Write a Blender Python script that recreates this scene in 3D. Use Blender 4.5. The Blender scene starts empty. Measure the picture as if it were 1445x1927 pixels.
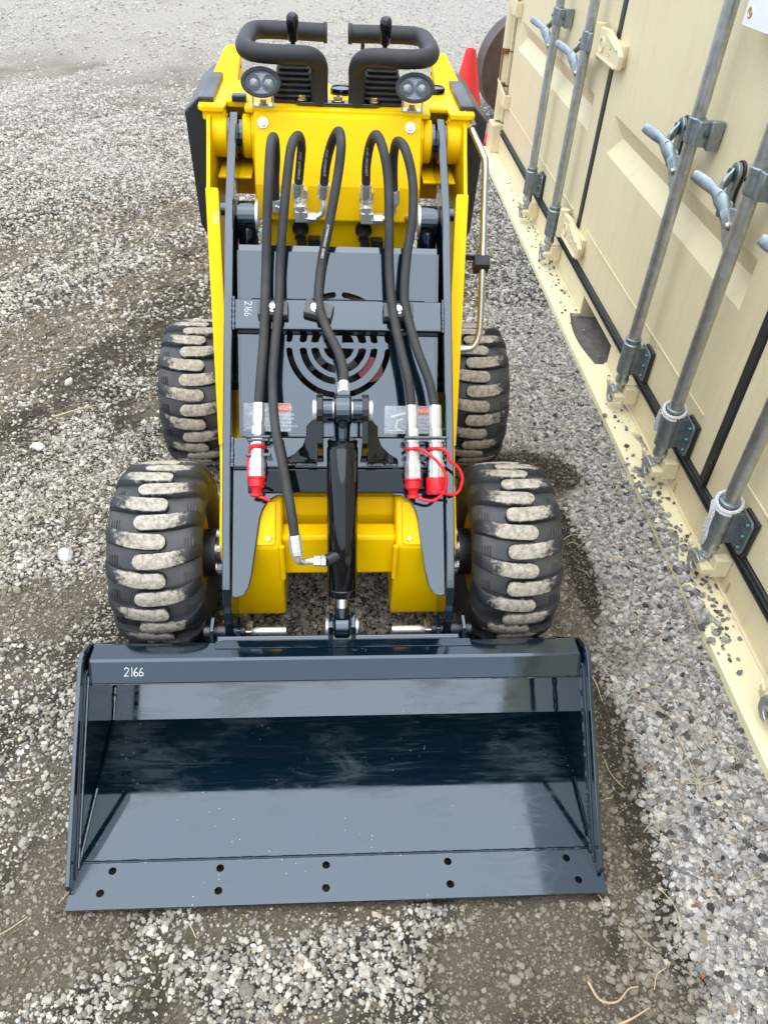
import bpy, bmesh, math, random
import numpy as np
from mathutils import Vector, Matrix
random.seed(7); rng = np.random.default_rng(11)
S = bpy.context.scene
COL = S.collection
PI = math.pi
R = math.radians

# ------------------------------------------------------------------ camera
cd = bpy.data.cameras.new('camera'); cam = bpy.data.objects.new('camera', cd); COL.objects.link(cam)
cd.sensor_width = 36.0; cd.lens = 1450.0 / 1927.0 * 36.0; cd.clip_start = 0.05; cd.clip_end = 500
_R = ((0.998086, 0.00683621, 0.0614622), (-0.04142519, -0.66402539, 0.7465616), (0.04591611, -0.74767877, -0.66247126))
_m = Matrix.Identity(4)
for i in range(3):
    _m[i][0] = _R[i][0]; _m[i][1] = -_R[i][1]; _m[i][2] = -_R[i][2]
_m.translation = Vector((-0.0221, -0.6378, 1.6121))
cam.matrix_world = _m
S.camera = cam

# ------------------------------------------------------------------ world, sun, exposure (bright overcast)
SUN_EL, SUN_AZ = R(82), R(190)       # azimuth clockwise from +Y
w = bpy.data.worlds.new('World'); S.world = w; w.use_nodes = True
nt = w.node_tree; nt.nodes.clear()
sky = nt.nodes.new('ShaderNodeTexSky'); sky.sky_type = 'NISHITA'; sky.sun_disc = False
sky.sun_elevation = SUN_EL; sky.sun_rotation = SUN_AZ; sky.air_density = 1.0; sky.dust_density = 3.0; sky.ozone_density = 1.0
hs = nt.nodes.new('ShaderNodeHueSaturation'); hs.inputs['Saturation'].default_value = 0.45; hs.inputs['Value'].default_value = 1.0
cl = nt.nodes.new('ShaderNodeMix'); cl.data_type = 'RGBA'; cl.inputs[0].default_value = 0.82; cl.inputs[7].default_value = (3.6, 4.2, 5.0, 1)   # thin even cloud over the blue
bg = nt.nodes.new('ShaderNodeBackground'); bg.inputs[1].default_value = 0.15
wo = nt.nodes.new('ShaderNodeOutputWorld')
nt.links.new(sky.outputs[0], hs.inputs['Color']); nt.links.new(hs.outputs[0], cl.inputs[6]); nt.links.new(cl.outputs[2], bg.inputs[0]); nt.links.new(bg.outputs[0], wo.inputs[0])
sl = bpy.data.lights.new('sun', 'SUN'); sl.energy = 1.3; sl.angle = R(96); sl.color = (0.97, 0.985, 1.0)
sun = bpy.data.objects.new('sun', sl); COL.objects.link(sun)
sd = Vector((math.sin(SUN_AZ) * math.cos(SUN_EL), math.cos(SUN_AZ) * math.cos(SUN_EL), math.sin(SUN_EL)))
sun.rotation_euler = sd.to_track_quat('Z', 'Y').to_euler(); sun.location = (-1, -3, 8)
S.view_settings.view_transform = 'Standard'; S.view_settings.look = 'None'
S.view_settings.gamma = 1.0; S.view_settings.exposure = 1.34
S.render.engine = 'CYCLES'
S.cycles.max_bounces = 6; S.cycles.diffuse_bounces = 2; S.cycles.glossy_bounces = 4; S.cycles.transmission_bounces = 6; S.cycles.use_adaptive_sampling = True; S.cycles.adaptive_threshold = .02; S.cycles.use_denoising = True

# ------------------------------------------------------------------ materials
MATS = {}
def mat(name, col, rough=0.5, metal=0.0, spec=0.5, coat=0.0, coat_rough=0.05, coat_ior=1.5, var=0.0, var_scale=20.0, var_col=None,
        bump=0.0, bump_scale=200.0, rough_var=0.0, rough_scale=6.0, emit=None, trans=0.0, stretch=(1, 1, 1), ior=1.5, tint=None):
    m = bpy.data.materials.new(name); m.use_nodes = True; MATS[name] = m
    t = m.node_tree; N = t.nodes; L = t.links
    b = N['Principled BSDF']
    b.inputs['Base Color'].default_value = (*col, 1); b.inputs['Roughness'].default_value = rough
    b.inputs['Metallic'].default_value = metal; b.inputs['Specular IOR Level'].default_value = spec
    b.inputs['Coat Weight'].default_value = coat; b.inputs['Coat Roughness'].default_value = coat_rough; b.inputs['Coat IOR'].default_value = coat_ior
    b.inputs['Transmission Weight'].default_value = trans; b.inputs['IOR'].default_value = ior
    if tint: b.inputs['Specular Tint'].default_value = (*tint, 1)
    tc = N.new('ShaderNodeTexCoord'); mp = N.new('ShaderNodeMapping'); mp.inputs['Scale'].default_value = stretch
    L.new(tc.outputs['Object'], mp.inputs['Vector']); vec = mp.outputs[0]
    if var > 0:
        n = N.new('ShaderNodeTexNoise'); n.inputs['Scale'].default_value = var_scale; n.inputs['Detail'].default_value = 7; n.inputs['Roughness'].default_value = .65
        L.new(vec, n.inputs['Vector'])
        mr = N.new('ShaderNodeMapRange'); mr.inputs[1].default_value = .35; mr.inputs[2].default_value = .75; mr.inputs[3].default_value = 0; mr.inputs[4].default_value = var
        L.new(n.outputs[0], mr.inputs[0])
        mx = N.new('ShaderNodeMix'); mx.data_type = 'RGBA'
        mx.inputs[6].default_value = (*col, 1); mx.inputs[7].default_value = (*(var_col or tuple(c * .5 for c in col)), 1)
        L.new(mr.outputs[0], mx.inputs[0]); L.new(mx.outputs[2], b.inputs['Base Color'])
    if rough_var > 0:
        n2 = N.new('ShaderNodeTexNoise'); n2.inputs['Scale'].default_value = rough_scale; n2.inputs['Detail'].default_value = 8; n2.inputs['Roughness'].default_value = .7
        L.new(vec, n2.inputs['Vector'])
        mr2 = N.new('ShaderNodeMapRange'); mr2.inputs[1].default_value = .35; mr2.inputs[2].default_value = .7
        mr2.inputs[3].default_value = max(.02, rough - rough_var); mr2.inputs[4].default_value = rough + rough_var
        L.new(n2.outputs[0], mr2.inputs[0]); L.new(mr2.outputs[0], b.inputs['Roughness'])
        if coat > 0:
            mr3 = N.new('ShaderNodeMapRange'); mr3.inputs[1].default_value = .35; mr3.inputs[2].default_value = .75
            mr3.inputs[3].default_value = coat_rough; mr3.inputs[4].default_value = coat_rough + rough_var * .8
            L.new(n2.outputs[0], mr3.inputs[0]); L.new(mr3.outputs[0], b.inputs['Coat Roughness'])
    if bump > 0:
        n3 = N.new('ShaderNodeTexNoise'); n3.inputs['Scale'].default_value = bump_scale; n3.inputs['Detail'].default_value = 4
        L.new(vec, n3.inputs['Vector'])
        bp = N.new('ShaderNodeBump'); bp.inputs['Strength'].default_value = bump; bp.inputs['Distance'].default_value = .002
        L.new(n3.outputs[0], bp.inputs['Height']); L.new(bp.outputs[0], b.inputs['Normal'])
    if emit:
        b.inputs['Emission Color'].default_value = (*emit, 1); b.inputs['Emission Strength'].default_value = 1
    return m

YEL = mat('yellow_paint', (.95, .575, .0), .42, spec=.12, coat=.04, coat_rough=.08, var=.14, var_scale=9, var_col=(.90, .46, .0), bump=.05, bump_scale=90)
BLK = mat('black_gloss_paint', (.0015, .007, .013), .075, spec=.5, ior=1.82, tint=(.80, .91, 1.0), coat=.3, coat_rough=.015, coat_ior=1.5, var=.5, var_scale=9, var_col=(.004, .012, .019), bump=.03, bump_scale=60, rough_var=.03, rough_scale=5)
BLKE = mat('black_enamel', (.003, .005, .006), .06, spec=.42, coat=.25, coat_rough=.02, rough_var=.03)
BLKP = mat('black_satin_steel', (.012, .014, .016), .35, spec=.7, rough_var=.1, bump=.1, bump_scale=80)
RUB = mat('black_rubber', (.016, .017, .018), .55, spec=.45, var=.6, var_scale=40, var_col=(.035, .035, .034), bump=.15, bump_scale=300)
CLAMPM = mat('grey_clamp', (.075, .08, .08), .5, spec=.5, var=.6, var_scale=60, var_col=(.13, .135, .13))
HOSE = mat('hose_rubber', (.028, .028, .027), .6, spec=.4, var=.7, var_scale=30, var_col=(.055, .053, .05), bump=.25, bump_scale=500)
ZINC = mat('zinc_plating', (.84, .85, .83), .33, metal=.75, var=.4, var_scale=60, var_col=(.62, .62, .58), rough_var=.1, rough_scale=30)
CHROME = mat('chrome_rod', (.85, .85, .84), .09, metal=1.0)
BOLTM = mat('yellow_zinc_bolt', (.72, .55, .28), .35, metal=1.0, var=.6, var_scale=150, var_col=(.30, .14, .05))
STEEL = mat('worn_bright_steel', (.55, .53, .50), .32, metal=1.0, var=.7, var_scale=60, var_col=(.30, .22, .16), rough_var=.15, rough_scale=25)
REDP = mat('red_plastic', (.80, .012, .022), .38, spec=.5, var=.2, var_scale=20)
CONE = mat('cone_red_plastic', (.80, .03, .025), .5, var=.4, var_scale=10, var_col=(.6, .03, .03))
WHITEP = mat('white_paint_pen', (.82, .82, .80), .6)
LENSG = mat('lamp_reflector', (.26, .27, .29), .22, metal=.9, var=.6, var_scale=60, var_col=(.07, .075, .085))
LENSD = mat('lamp_lens', (.24, .25, .27), .06, metal=.55, coat=1.0, var=.7, var_scale=90, var_col=(.12, .13, .14))
LED = mat('lamp_led', (.75, .70, .45), .2)
GLASS = mat('lamp_glass', (.95, .96, .97), .03, trans=1.0)
TYRE = mat('tyre_rubber', (.022, .024, .026), .46, spec=.55, var=.9, var_scale=7, var_col=(.095, .092, .084), bump=.2, bump_scale=120, rough_var=.12, rough_scale=10)
CREAM = mat('cream_paint', (.77, .66, .415), .45, spec=.4, var=.45, var_scale=3.5, var_col=(.71, .58, .34), bump=.10, bump_scale=14, rough_var=.10)
def weather(m):
    t = m.node_tree; N = t.nodes; L = t.links; b = N['Principled BSDF']; src = b.inputs['Base Color'].links[0].from_socket
    tc = N.new('ShaderNodeTexCoord')
    def nz(scale, st, d=8, r=.7):
        mp = N.new('ShaderNodeMapping'); mp.inputs['Scale'].default_value = st; L.new(tc.outputs['Object'], mp.inputs[0])
        n = N.new('ShaderNodeTexNoise'); n.inputs['Scale'].default_value = scale; n.inputs['Detail'].default_value = d; n.inputs['Roughness'].default_value = r; L.new(mp.outputs[0], n.inputs['Vector']); return n.outputs[0]
    def mr(v, a, c, hi): q = N.new('ShaderNodeMapRange'); q.inputs[1].default_value = a; q.inputs[2].default_value = c; q.inputs[4].default_value = hi; L.new(v, q.inputs[0]); return q.outputs[0]
    for fac, col in ((mr(nz(5, (6, 6, .45)), .50, .75, .40), (.58, .47, .27)), (mr(nz(9, (1.6, 1.6, 1.2)), .57, .72, .30), (.56, .46, .30)), (mr(nz(95, (1, 1, .6), 3), .715, .73, .8), (.30, .20, .10)), (mr(nz(14, (1, .35, 9), 4), .69, .72, .5), (.88, .80, .58))):
        x = N.new('ShaderNodeMix'); x.data_type = 'RGBA'; x.inputs[7].default_value = (*col, 1); L.new(fac, x.inputs[0]); L.new(src, x.inputs[6]); src = x.outputs[2]
    L.new(src, b.inputs['Base Color'])
weather(CREAM)
GALV = mat('galvanised_steel', (.56, .58, .58), .40, metal=.9, var=.9, var_scale=45, var_col=(.33, .36, .37), rough_var=.12, rough_scale=20, bump=.08, bump_scale=70)
GALVD = mat('galvanised_casting', (.34, .38, .40), .44, metal=.85, var=.9, var_scale=40, var_col=(.19, .235, .25), rough_var=.12, rough_scale=25, bump=.25, bump_scale=120)
TEALB = mat('teal_bolt_head', (.07, .16, .17), .4, metal=.7)
GASK = mat('black_door_gasket', (.012, .013, .014), .42, spec=.6, var=.5, var_scale=20, var_col=(.03, .03, .03))
RUSTD = mat('rusty_brown_steel', (.085, .062, .048), .55, metal=.4, var=.9, var_scale=7, var_col=(.17, .13, .10), rough_var=.15, bump=.2, bump_scale=40)
RUST = mat('orange_rust', (.28, .09, .025), .85, var=.7, var_scale=60, var_col=(.12, .04, .015))
DARK = mat('recess_shade_black', (.008, .008, .008), .8)  # flat black painting shade into the pocket, holes and engine bay
ROPE = mat('white_rope', (.70, .69, .66), .8, var=.6, var_scale=90, var_col=(.45, .43, .40))
BANNER = mat('white_vinyl', (.82, .83, .88), .5)
BRASS = mat('brass', (.65, .42, .12), .3, metal=1.0)
STRAW = mat('dry_straw', (.55, .43, .26), .8, var=.8, var_scale=40, var_col=(.42, .30, .17))
LEAFR = mat('orange_leaf', (.30, .10, .035), .8, var=.8, var_scale=60, var_col=(.16, .07, .03))
LABELC = mat('label_film', (.30, .34, .38), .25, spec=.6, var=.9, var_scale=130, var_col=(.62, .65, .68))
LABELW = mat('label_white', (.80, .80, .78), .4)
LABELR = mat('label_red', (.80, .16, .08), .4)
OLIVE = YEL

# pale mud attribute material for tyre lugs
def lug_mat():
    m = mat('tyre_lug_rubber', (.018, .020, .022), .55)
    t = m.node_tree; N = t.nodes; L = t.links; b = N['Principled BSDF']
    at = N.new('ShaderNodeAttribute'); at.attribute_name = 'mud'
    tc = N.new('ShaderNodeTexCoord'); oi = N.new('ShaderNodeObjectInfo')
    va = N.new('ShaderNodeVectorMath'); va.operation = 'ADD'
    L.new(tc.outputs['Object'], va.inputs[0]); L.new(oi.outputs['Location'], va.inputs[1])
    ad2 = N.new('ShaderNodeVectorMath'); ad2.operation = 'ADD'; L.new(va.outputs[0], ad2.inputs[0]); L.new(oi.outputs['Random'], ad2.inputs[1])
    n = N.new('ShaderNodeTexNoise'); n.inputs['Scale'].default_value = 55; n.inputs['Detail'].default_value = 9; n.inputs['Roughness'].default_value = .72
    L.new(ad2.outputs[0], n.inputs['Vector'])
    ma = N.new('ShaderNodeMath'); ma.operation = 'ADD'; L.new(at.outputs['Fac'], ma.inputs[0]); L.new(n.outputs[0], ma.inputs[1])
    mr = N.new('ShaderNodeMapRange'); mr.inputs[1].default_value = .86; mr.inputs[2].default_value = 1.02
    L.new(ma.outputs[0], mr.inputs[0])
    n2 = N.new('ShaderNodeTexNoise'); n2.inputs['Scale'].default_value = 85; n2.inputs['Detail'].default_value = 12; n2.inputs['Roughness'].default_value = .75
    L.new(ad2.outputs[0], n2.inputs['Vector'])
    cr = N.new('ShaderNodeValToRGB'); e = cr.color_ramp.elements
    e[0].position = .36; e[0].color = (.22, .185, .14, 1); e[1].position = .60; e[1].color = (.52, .46, .37, 1)
    L.new(n2.outputs[0], cr.inputs[0])
    mx = N.new('ShaderNodeMix'); mx.data_type = 'RGBA'; mx.inputs[6].default_value = (.022, .024, .026, 1)
    L.new(mr.outputs[0], mx.inputs[0]); L.new(cr.outputs[0], mx.inputs[7]); L.new(mx.outputs[2], b.inputs['Base Color'])
    mr2 = N.new('ShaderNodeMapRange'); mr2.inputs[3].default_value = .48; mr2.inputs[4].default_value = .95
    L.new(mr.outputs[0], mr2.inputs[0]); L.new(mr2.outputs[0], b.inputs['Roughness'])
    bp = N.new('ShaderNodeBump'); bp.inputs['Strength'].default_value = .6; bp.inputs['Distance'].default_value = .003
    L.new(n2.outputs[0], bp.inputs['Height']); L.new(bp.outputs[0], b.inputs['Normal'])
    return m
LUG = lug_mat()

# bucket floor: scuffed gloss black with faint swirls of dust
def scuffed():
    m = mat('scuffed_black_paint', (.0015, .007, .013), .08, spec=.5, ior=1.82, tint=(.80, .91, 1.0), coat=.3, coat_rough=.02, coat_ior=1.5)
    t = m.node_tree; N = t.nodes; L = t.links; b = N['Principled BSDF']
    tc = N.new('ShaderNodeTexCoord')
    mp = N.new('ShaderNodeMapping'); mp.inputs['Scale'].default_value = (2.2, 9, 9); mp.inputs['Rotation'].default_value = (0, 0, .25)
    L.new(tc.outputs['Object'], mp.inputs[0])
    wv = N.new('ShaderNodeTexNoise'); wv.inputs['Scale'].default_value = 2.5; wv.inputs['Detail'].default_value = 9; wv.inputs['Roughness'].default_value = .7; wv.inputs['Distortion'].default_value = 1.6
    L.new(mp.outputs[0], wv.inputs['Vector'])
    n = N.new('ShaderNodeTexNoise'); n.inputs['Scale'].default_value = 5; n.inputs['Detail'].default_value = 5; L.new(tc.outputs['Object'], n.inputs['Vector'])
    mu = N.new('ShaderNodeMath'); mu.operation = 'MULTIPLY'; L.new(wv.outputs[0], mu.inputs[0]); L.new(n.outputs[0], mu.inputs[1])
    mr = N.new('ShaderNodeMapRange'); mr.inputs[1].default_value = .24; mr.inputs[2].default_value = .40; mr.inputs[4].default_value = .8
    L.new(mu.outputs[0], mr.inputs[0])
    # specks
    vo = N.new('ShaderNodeTexVoronoi'); vo.inputs['Scale'].default_value = 75; L.new(tc.outputs['Object'], vo.inputs['Vector'])
    sp = N.new('ShaderNodeMapRange'); sp.inputs[1].default_value = .10; sp.inputs[2].default_value = .05; L.new(vo.outputs['Distance'], sp.inputs[0])
    vn = N.new('ShaderNodeTexNoise'); vn.inputs['Scale'].default_value = 9; L.new(tc.outputs['Object'], vn.inputs['Vector'])
    vg = N.new('ShaderNodeMapRange'); vg.inputs[1].default_value = .56; vg.inputs[2].default_value = .6; L.new(vn.outputs[0], vg.inputs[0])
    spm = N.new('ShaderNodeMath'); spm.operation = 'MULTIPLY'; L.new(sp.outputs[0], spm.inputs[0]); L.new(vg.outputs[0], spm.inputs[1])
    mx = N.new('ShaderNodeMix'); mx.data_type = 'RGBA'; mx.inputs[6].default_value = (.0012, .008, .014, 1); mx.inputs[7].default_value = (.045, .060, .070, 1)
    L.new(mr.outputs[0], mx.inputs[0])
    mx2 = N.new('ShaderNodeMix'); mx2.data_type = 'RGBA'; mx2.inputs[7].default_value = (.5, .46, .38, 1)
    L.new(spm.outputs[0], mx2.inputs[0]); L.new(mx.outputs[2], mx2.inputs[6]); L.new(mx2.outputs[2], b.inputs['Base Color'])
    r = N.new('ShaderNodeMapRange'); r.inputs[1].default_value = .2; r.inputs[2].default_value = .45; r.inputs[3].default_value = .02; r.inputs[4].default_value = .20
    L.new(mu.outputs[0], r.inputs[0]); L.new(r.outputs[0], b.inputs['Coat Roughness']); 
    r2 = N.new('ShaderNodeMapRange'); r2.inputs[1].default_value = .2; r2.inputs[2].default_value = .45; r2.inputs[3].default_value = .05; r2.inputs[4].default_value = .26
    L.new(mu.outputs[0], r2.inputs[0]); L.new(r2.outputs[0], b.inputs['Roughness'])
    mp2 = N.new('ShaderNodeMapping'); mp2.inputs['Scale'].default_value = (5, 90, 5); mp2.inputs['Rotation'].default_value = (0, 0, .5); L.new(tc.outputs['Object'], mp2.inputs[0])
    sc = N.new('ShaderNodeTexNoise'); sc.inputs['Scale'].default_value = 2.2; sc.inputs['Detail'].default_value = 6; sc.inputs['Distortion'].default_value = .8; L.new(mp2.outputs[0], sc.inputs['Vector'])
    sr = N.new('ShaderNodeMapRange'); sr.inputs[1].default_value = .60; sr.inputs[2].default_value = .68; L.new(sc.outputs[0], sr.inputs[0])
    tot = N.new('ShaderNodeMath'); tot.operation = 'MULTIPLY_ADD'; tot.inputs[1].default_value = .35; L.new(sr.outputs[0], tot.inputs[0]); L.new(mr.outputs[0], tot.inputs[2])
    L.new(tot.outputs[0], mx.inputs[0])
    cw = N.new('ShaderNodeMapRange'); cw.inputs[3].default_value = .5; cw.inputs[4].default_value = .28; L.new(tot.outputs[0], cw.inputs[0]); L.new(cw.outputs[0], b.inputs['Specular IOR Level'])
    return m
SCUFF = scuffed()

# ------------------------------------------------------------------ mesh helpers
def V(*a): return Vector(a)
def link(name, me, m, parent=None, smooth=False, bevel=0.0, seg=2):
    o = bpy.data.objects.new(name, me); COL.objects.link(o)
    if m is not None and not me.materials: me.materials.append(m)
    if smooth:
        me.polygons.foreach_set('use_smooth', [True] * len(me.polygons))
        me.set_sharp_from_angle(angle=R(38))
    if bevel > 0:
        md = o.modifiers.new('bevel', 'BEVEL'); md.width = bevel; md.segments = seg; md.limit_method = 'ANGLE'; md.angle_limit = R(35)
    if parent is not None: o.parent = parent
    return o
def done(bm, name, m, parent=None, smooth=False, bevel=0.0, seg=2):
    bmesh.ops.recalc_face_normals(bm, faces=bm.faces)
    me = bpy.data.meshes.new(name); bm.to_mesh(me); bm.free()
    return link(name, me, m, parent, smooth, bevel, seg)
def split(bm, name, m, parent, **k):
    """one object per loose piece"""
    left = set(bm.verts); outs = []
    while left:
        st = [left.pop()]; comp = set(st)
        while st:
            v = st.pop()
            for e in v.link_edges:
                o = e.other_vert(v)
                if o not in comp: comp.add(o); left.discard(o); st.append(o)
        nb = bmesh.new(); mp = {v: nb.verts.new(v.co) for v in comp}; fs = {f for v in comp for f in v.link_faces}
        for f in fs: nb.faces.new([mp[v] for v in f.verts])
        outs.append(done(nb, name, m, parent, **k))
    bm.free(); return outs
def box_(bm, lo, hi, M=None):
    vs = [bm.verts.new(V(x, y, z) if M is None else M @ V(x, y, z)) for x in (lo[0], hi[0]) for y in (lo[1], hi[1]) for z in (lo[2], hi[2])]
    for f in ((0, 1, 3, 2), (4, 6, 7, 5), (0, 4, 5, 1), (2, 3, 7, 6), (0, 2, 6, 4), (1, 5, 7, 3)): bm.faces.new([vs[i] for i in f])
def frame(p0, p1):
    d = (p1 - p0).normalized(); a = V(1, 0, 0) if abs(d.x) < .9 else V(0, 0, 1)
    u = d.cross(a).normalized(); v = d.cross(u).normalized(); return d, u, v
def cyl_(bm, p0, p1, r0, r1=None, n=20, cap=True):
    p0, p1 = Vector(p0), Vector(p1); r1 = r0 if r1 is None else r1
    d, u, v = frame(p0, p1)
    A = [bm.verts.new(p0 + (u * math.cos(2 * PI * i / n) + v * math.sin(2 * PI * i / n)) * r0) for i in range(n)]
    B = [bm.verts.new(p1 + (u * math.cos(2 * PI * i / n) + v * math.sin(2 * PI * i / n)) * r1) for i in range(n)]
    for i in range(n): bm.faces.new((A[i], A[(i + 1) % n], B[(i + 1) % n], B[i]))
    if cap: bm.faces.new(A[::-1]); bm.faces.new(B)
def rev_(bm, p0, p1, prof, n=24):
    """surface of revolution: prof = [(t along metres from p0, radius)]"""
    p0, p1 = Vector(p0), Vector(p1); d, u, v = frame(p0, p1); rings = []
    for t, r in prof:
        if r < 1e-6: rings.append([bm.verts.new(p0 + d * t)])
        else: rings.append([bm.verts.new(p0 + d * t + (u * math.cos(2 * PI * i / n) + v * math.sin(2 * PI * i / n)) * r) for i in range(n)])
    for a, b in zip(rings, rings[1:]):
        for i in range(n):
            if len(a) == 1: bm.faces.new((a[0], b[i], b[(i + 1) % n]))
            elif len(b) == 1: bm.faces.new((a[i], a[(i + 1) % n], b[0]))
            else: bm.faces.new((a[i], a[(i + 1) % n], b[(i + 1) % n], b[i]))
    if len(rings[0]) > 1: bm.faces.new(rings[0][::-1])
    if len(rings[-1]) > 1: bm.faces.new(rings[-1])
def smooth_path(pts, k=6):
    P = [Vector(p) for p in pts]; out = []
    for i in range(len(P) - 1):
        a = P[i - 1] if i else P[0] * 2 - P[1]; b, c = P[i], P[i + 1]; d = P[i + 2] if i + 2 < len(P) else c * 2 - b
        for j in range(k):
            t = j / k
            out.append(.5 * ((2 * b) + (c - a) * t + (2 * a - 5 * b + 4 * c - d) * t * t + (3 * b - a - 3 * c + d) * t ** 3))
    out.append(P[-1]); return out
def tube_(bm, path, r, n=14, cap=True, rfun=None):
    up = None; rings = []
    for i, p in enumerate(path):
        t = (path[min(i + 1, len(path) - 1)] - path[max(i - 1, 0)]).normalized()
        if up is None: up = t.orthogonal().normalized()
        up = (up - t * up.dot(t)).normalized(); s = t.cross(up)
        rr = r if rfun is None else rfun(i / (len(path) - 1)) * r
        rings.append([bm.verts.new(p + (up * math.cos(2 * PI * j / n) + s * math.sin(2 * PI * j / n)) * rr) for j in range(n)])
    for a, b in zip(rings, rings[1:]):
        for j in range(n): bm.faces.new((a[j], a[(j + 1) % n], b[(j + 1) % n], b[j]))
    if cap: bm.faces.new(rings[0][::-1]); bm.faces.new(rings[-1])
def prism_(bm, poly, a, b):
    """poly of 3D points, extruded from offset vector a to b"""
    A = [bm.verts.new(Vector(p) + a) for p in poly]; B = [bm.verts.new(Vector(p) + b) for p in poly]; n = len(poly)
    bm.faces.new(A[::-1]); bm.faces.new(B)
    for i in range(n): bm.faces.new((A[i], A[(i + 1) % n], B[(i + 1) % n], B[i]))
def yz_plate(name, poly, x0, x1, m, parent, bevel=.002):
    bm = bmesh.new(); prism_(bm, [V(0, y, z) for y, z in poly], V(x0, 0, 0), V(x1, 0, 0)); return done(bm, name, m, parent, bevel=bevel)
def plate2d(name, outline, holes, thick, origin, ux, uy, m, parent, bevel=.0):
    """flat plate with holes; outline/holes in 2D metres, front face at w=0, thickness towards -n"""
    cu = bpy.data.curves.new('tmp', 'CURVE'); cu.dimensions = '2D'; cu.fill_mode = 'BOTH'; cu.extrude = thick / 2
    for lp in [outline] + list(holes):
        sp = cu.splines.new('POLY'); sp.points.add(len(lp) - 1)
        for p, q in zip(sp.points, lp): p.co = (q[0], q[1], 0, 1)
        sp.use_cyclic_u = True
    ob = bpy.data.objects.new('tmp', cu); COL.objects.link(ob)
    dg = bpy.context.evaluated_depsgraph_get(); me = bpy.data.meshes.new_from_object(ob.evaluated_get(dg))
    bpy.data.objects.remove(ob); bpy.data.curves.remove(cu)
    ux, uy, origin = Vector(ux).normalized(), Vector(uy).normalized(), Vector(origin); n = ux.cross(uy)
    for v in me.vertices: v.co = origin + ux * v.co.x + uy * v.co.y + n * (v.co.z - thick / 2)
    me.materials.clear(); me.name = name
    bm = bmesh.new(); bm.from_mesh(me); bmesh.ops.remove_doubles(bm, verts=bm.verts, dist=1e-5); bmesh.ops.recalc_face_normals(bm, faces=bm.faces); bm.to_mesh(me); bm.free()
    return link(name, me, m, parent, bevel=bevel)
def text_mesh(name, txt, size, origin, ux, uy, m, parent, lift=.0006, align='CENTER'):
    cu = bpy.data.curves.new('tmp', 'FONT'); cu.body = txt; cu.size = size; cu.align_x = align; cu.align_y = 'CENTER'; cu.resolution_u = 2
    ob = bpy.data.objects.new('tmp', cu); COL.objects.link(ob)
    dg = bpy.context.evaluated_depsgraph_get(); me = bpy.data.meshes.new_from_object(ob.evaluated_get(dg))
    bpy.data.objects.remove(ob); bpy.data.curves.remove(cu)
    ux, uy, origin = Vector(ux).normalized(), Vector(uy).normalized(), Vector(origin); n = ux.cross(uy)
    for v in me.vertices: v.co = origin + ux * v.co.x + uy * v.co.y + n * lift
    me.materials.clear(); return link(name, me, m, parent)
STROKES = {'2': [[(0, .8), (.12, .97), (.32, 1), (.46, .85), (.42, .65), (.2, .3), (0, .02), (.25, .05), (.52, .04)]],
           '1': [[(.2, 1.02), (.22, .5), (.2, -.02)]],
           '6': [[(.42, .98), (.2, .8), (.05, .45), (.06, .12), (.22, 0), (.42, .1), (.46, .32), (.34, .48), (.15, .42), (.06, .28)]]}
def handwriting(name, txt, h, origin, ux, uy, m, parent, lift=.0008, wd=.068):
    ux, uy, origin = Vector(ux).normalized(), Vector(uy).normalized(), Vector(origin); n = ux.cross(uy)
    bm = bmesh.new(); x = 0
    for ch in txt:
        for st in STROKES[ch]:
            P = smooth_path([(x + a + random.uniform(-.03, .03), b + random.uniform(-.03, .03), 0) for a, b in st], 4); prev = None
            for i, p in enumerate(P):
                t = (P[min(i + 1, len(P) - 1)] - P[max(0, i - 1)]).normalized(); s = V(-t.y, t.x, 0) * wd * random.uniform(.42, .58)
                q = [bm.verts.new(origin + (ux * c.x + uy * c.y) * h + n * lift) for c in (p - s, p + s)]
                if prev: bm.faces.new((prev[0], q[0], q[1], prev[1]))
                prev = q
        x += .42 if ch == '1' else .62
    return done(bm, name, m, parent)
def hexbolt_(bm, p, d, r, h, washer=True):
    p, d = Vector(p), Vector(d).normalized()
    if washer: cyl_(bm, p, p + d * h * .25, r * 1.45, n=16)
    cyl_(bm, p + d * h * .25, p + d * h, r, n=6)
def bolt(p, d, r, h, m, parent, washer=True):
    bm = bmesh.new(); hexbolt_(bm, p, d, r, h, washer); return done(bm, 'bolt', m, parent, bevel=r * .08, seg=1)
def top(name, label, cat, loc=(0, 0, 0), rz=0, group=None):
    o = bpy.data.objects.new(name, None); COL.objects.link(o); o.location = loc; o.rotation_euler = (0, 0, rz); o.empty_display_size = .1
    o['label'] = label; o['category'] = cat
    if group: o['group'] = group
    return o
def tag(o, label=None, cat=None, group=None, kind=None):
    for k, v in (('label', label), ('category', cat), ('group', group), ('kind', kind)):
        if v: o[k] = v
    return o
def arc(cx, cy, r, a0, a1, n): return [(cx + r * math.cos(a0 + (a1 - a0) * i / n), cy + r * math.sin(a0 + (a1 - a0) * i / n)) for i in range(n + 1)]
def circ(cx, cy, r, n=18): return [(cx + r * math.cos(2 * PI * i / n), cy + r * math.sin(2 * PI * i / n)) for i in range(n)]

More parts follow.
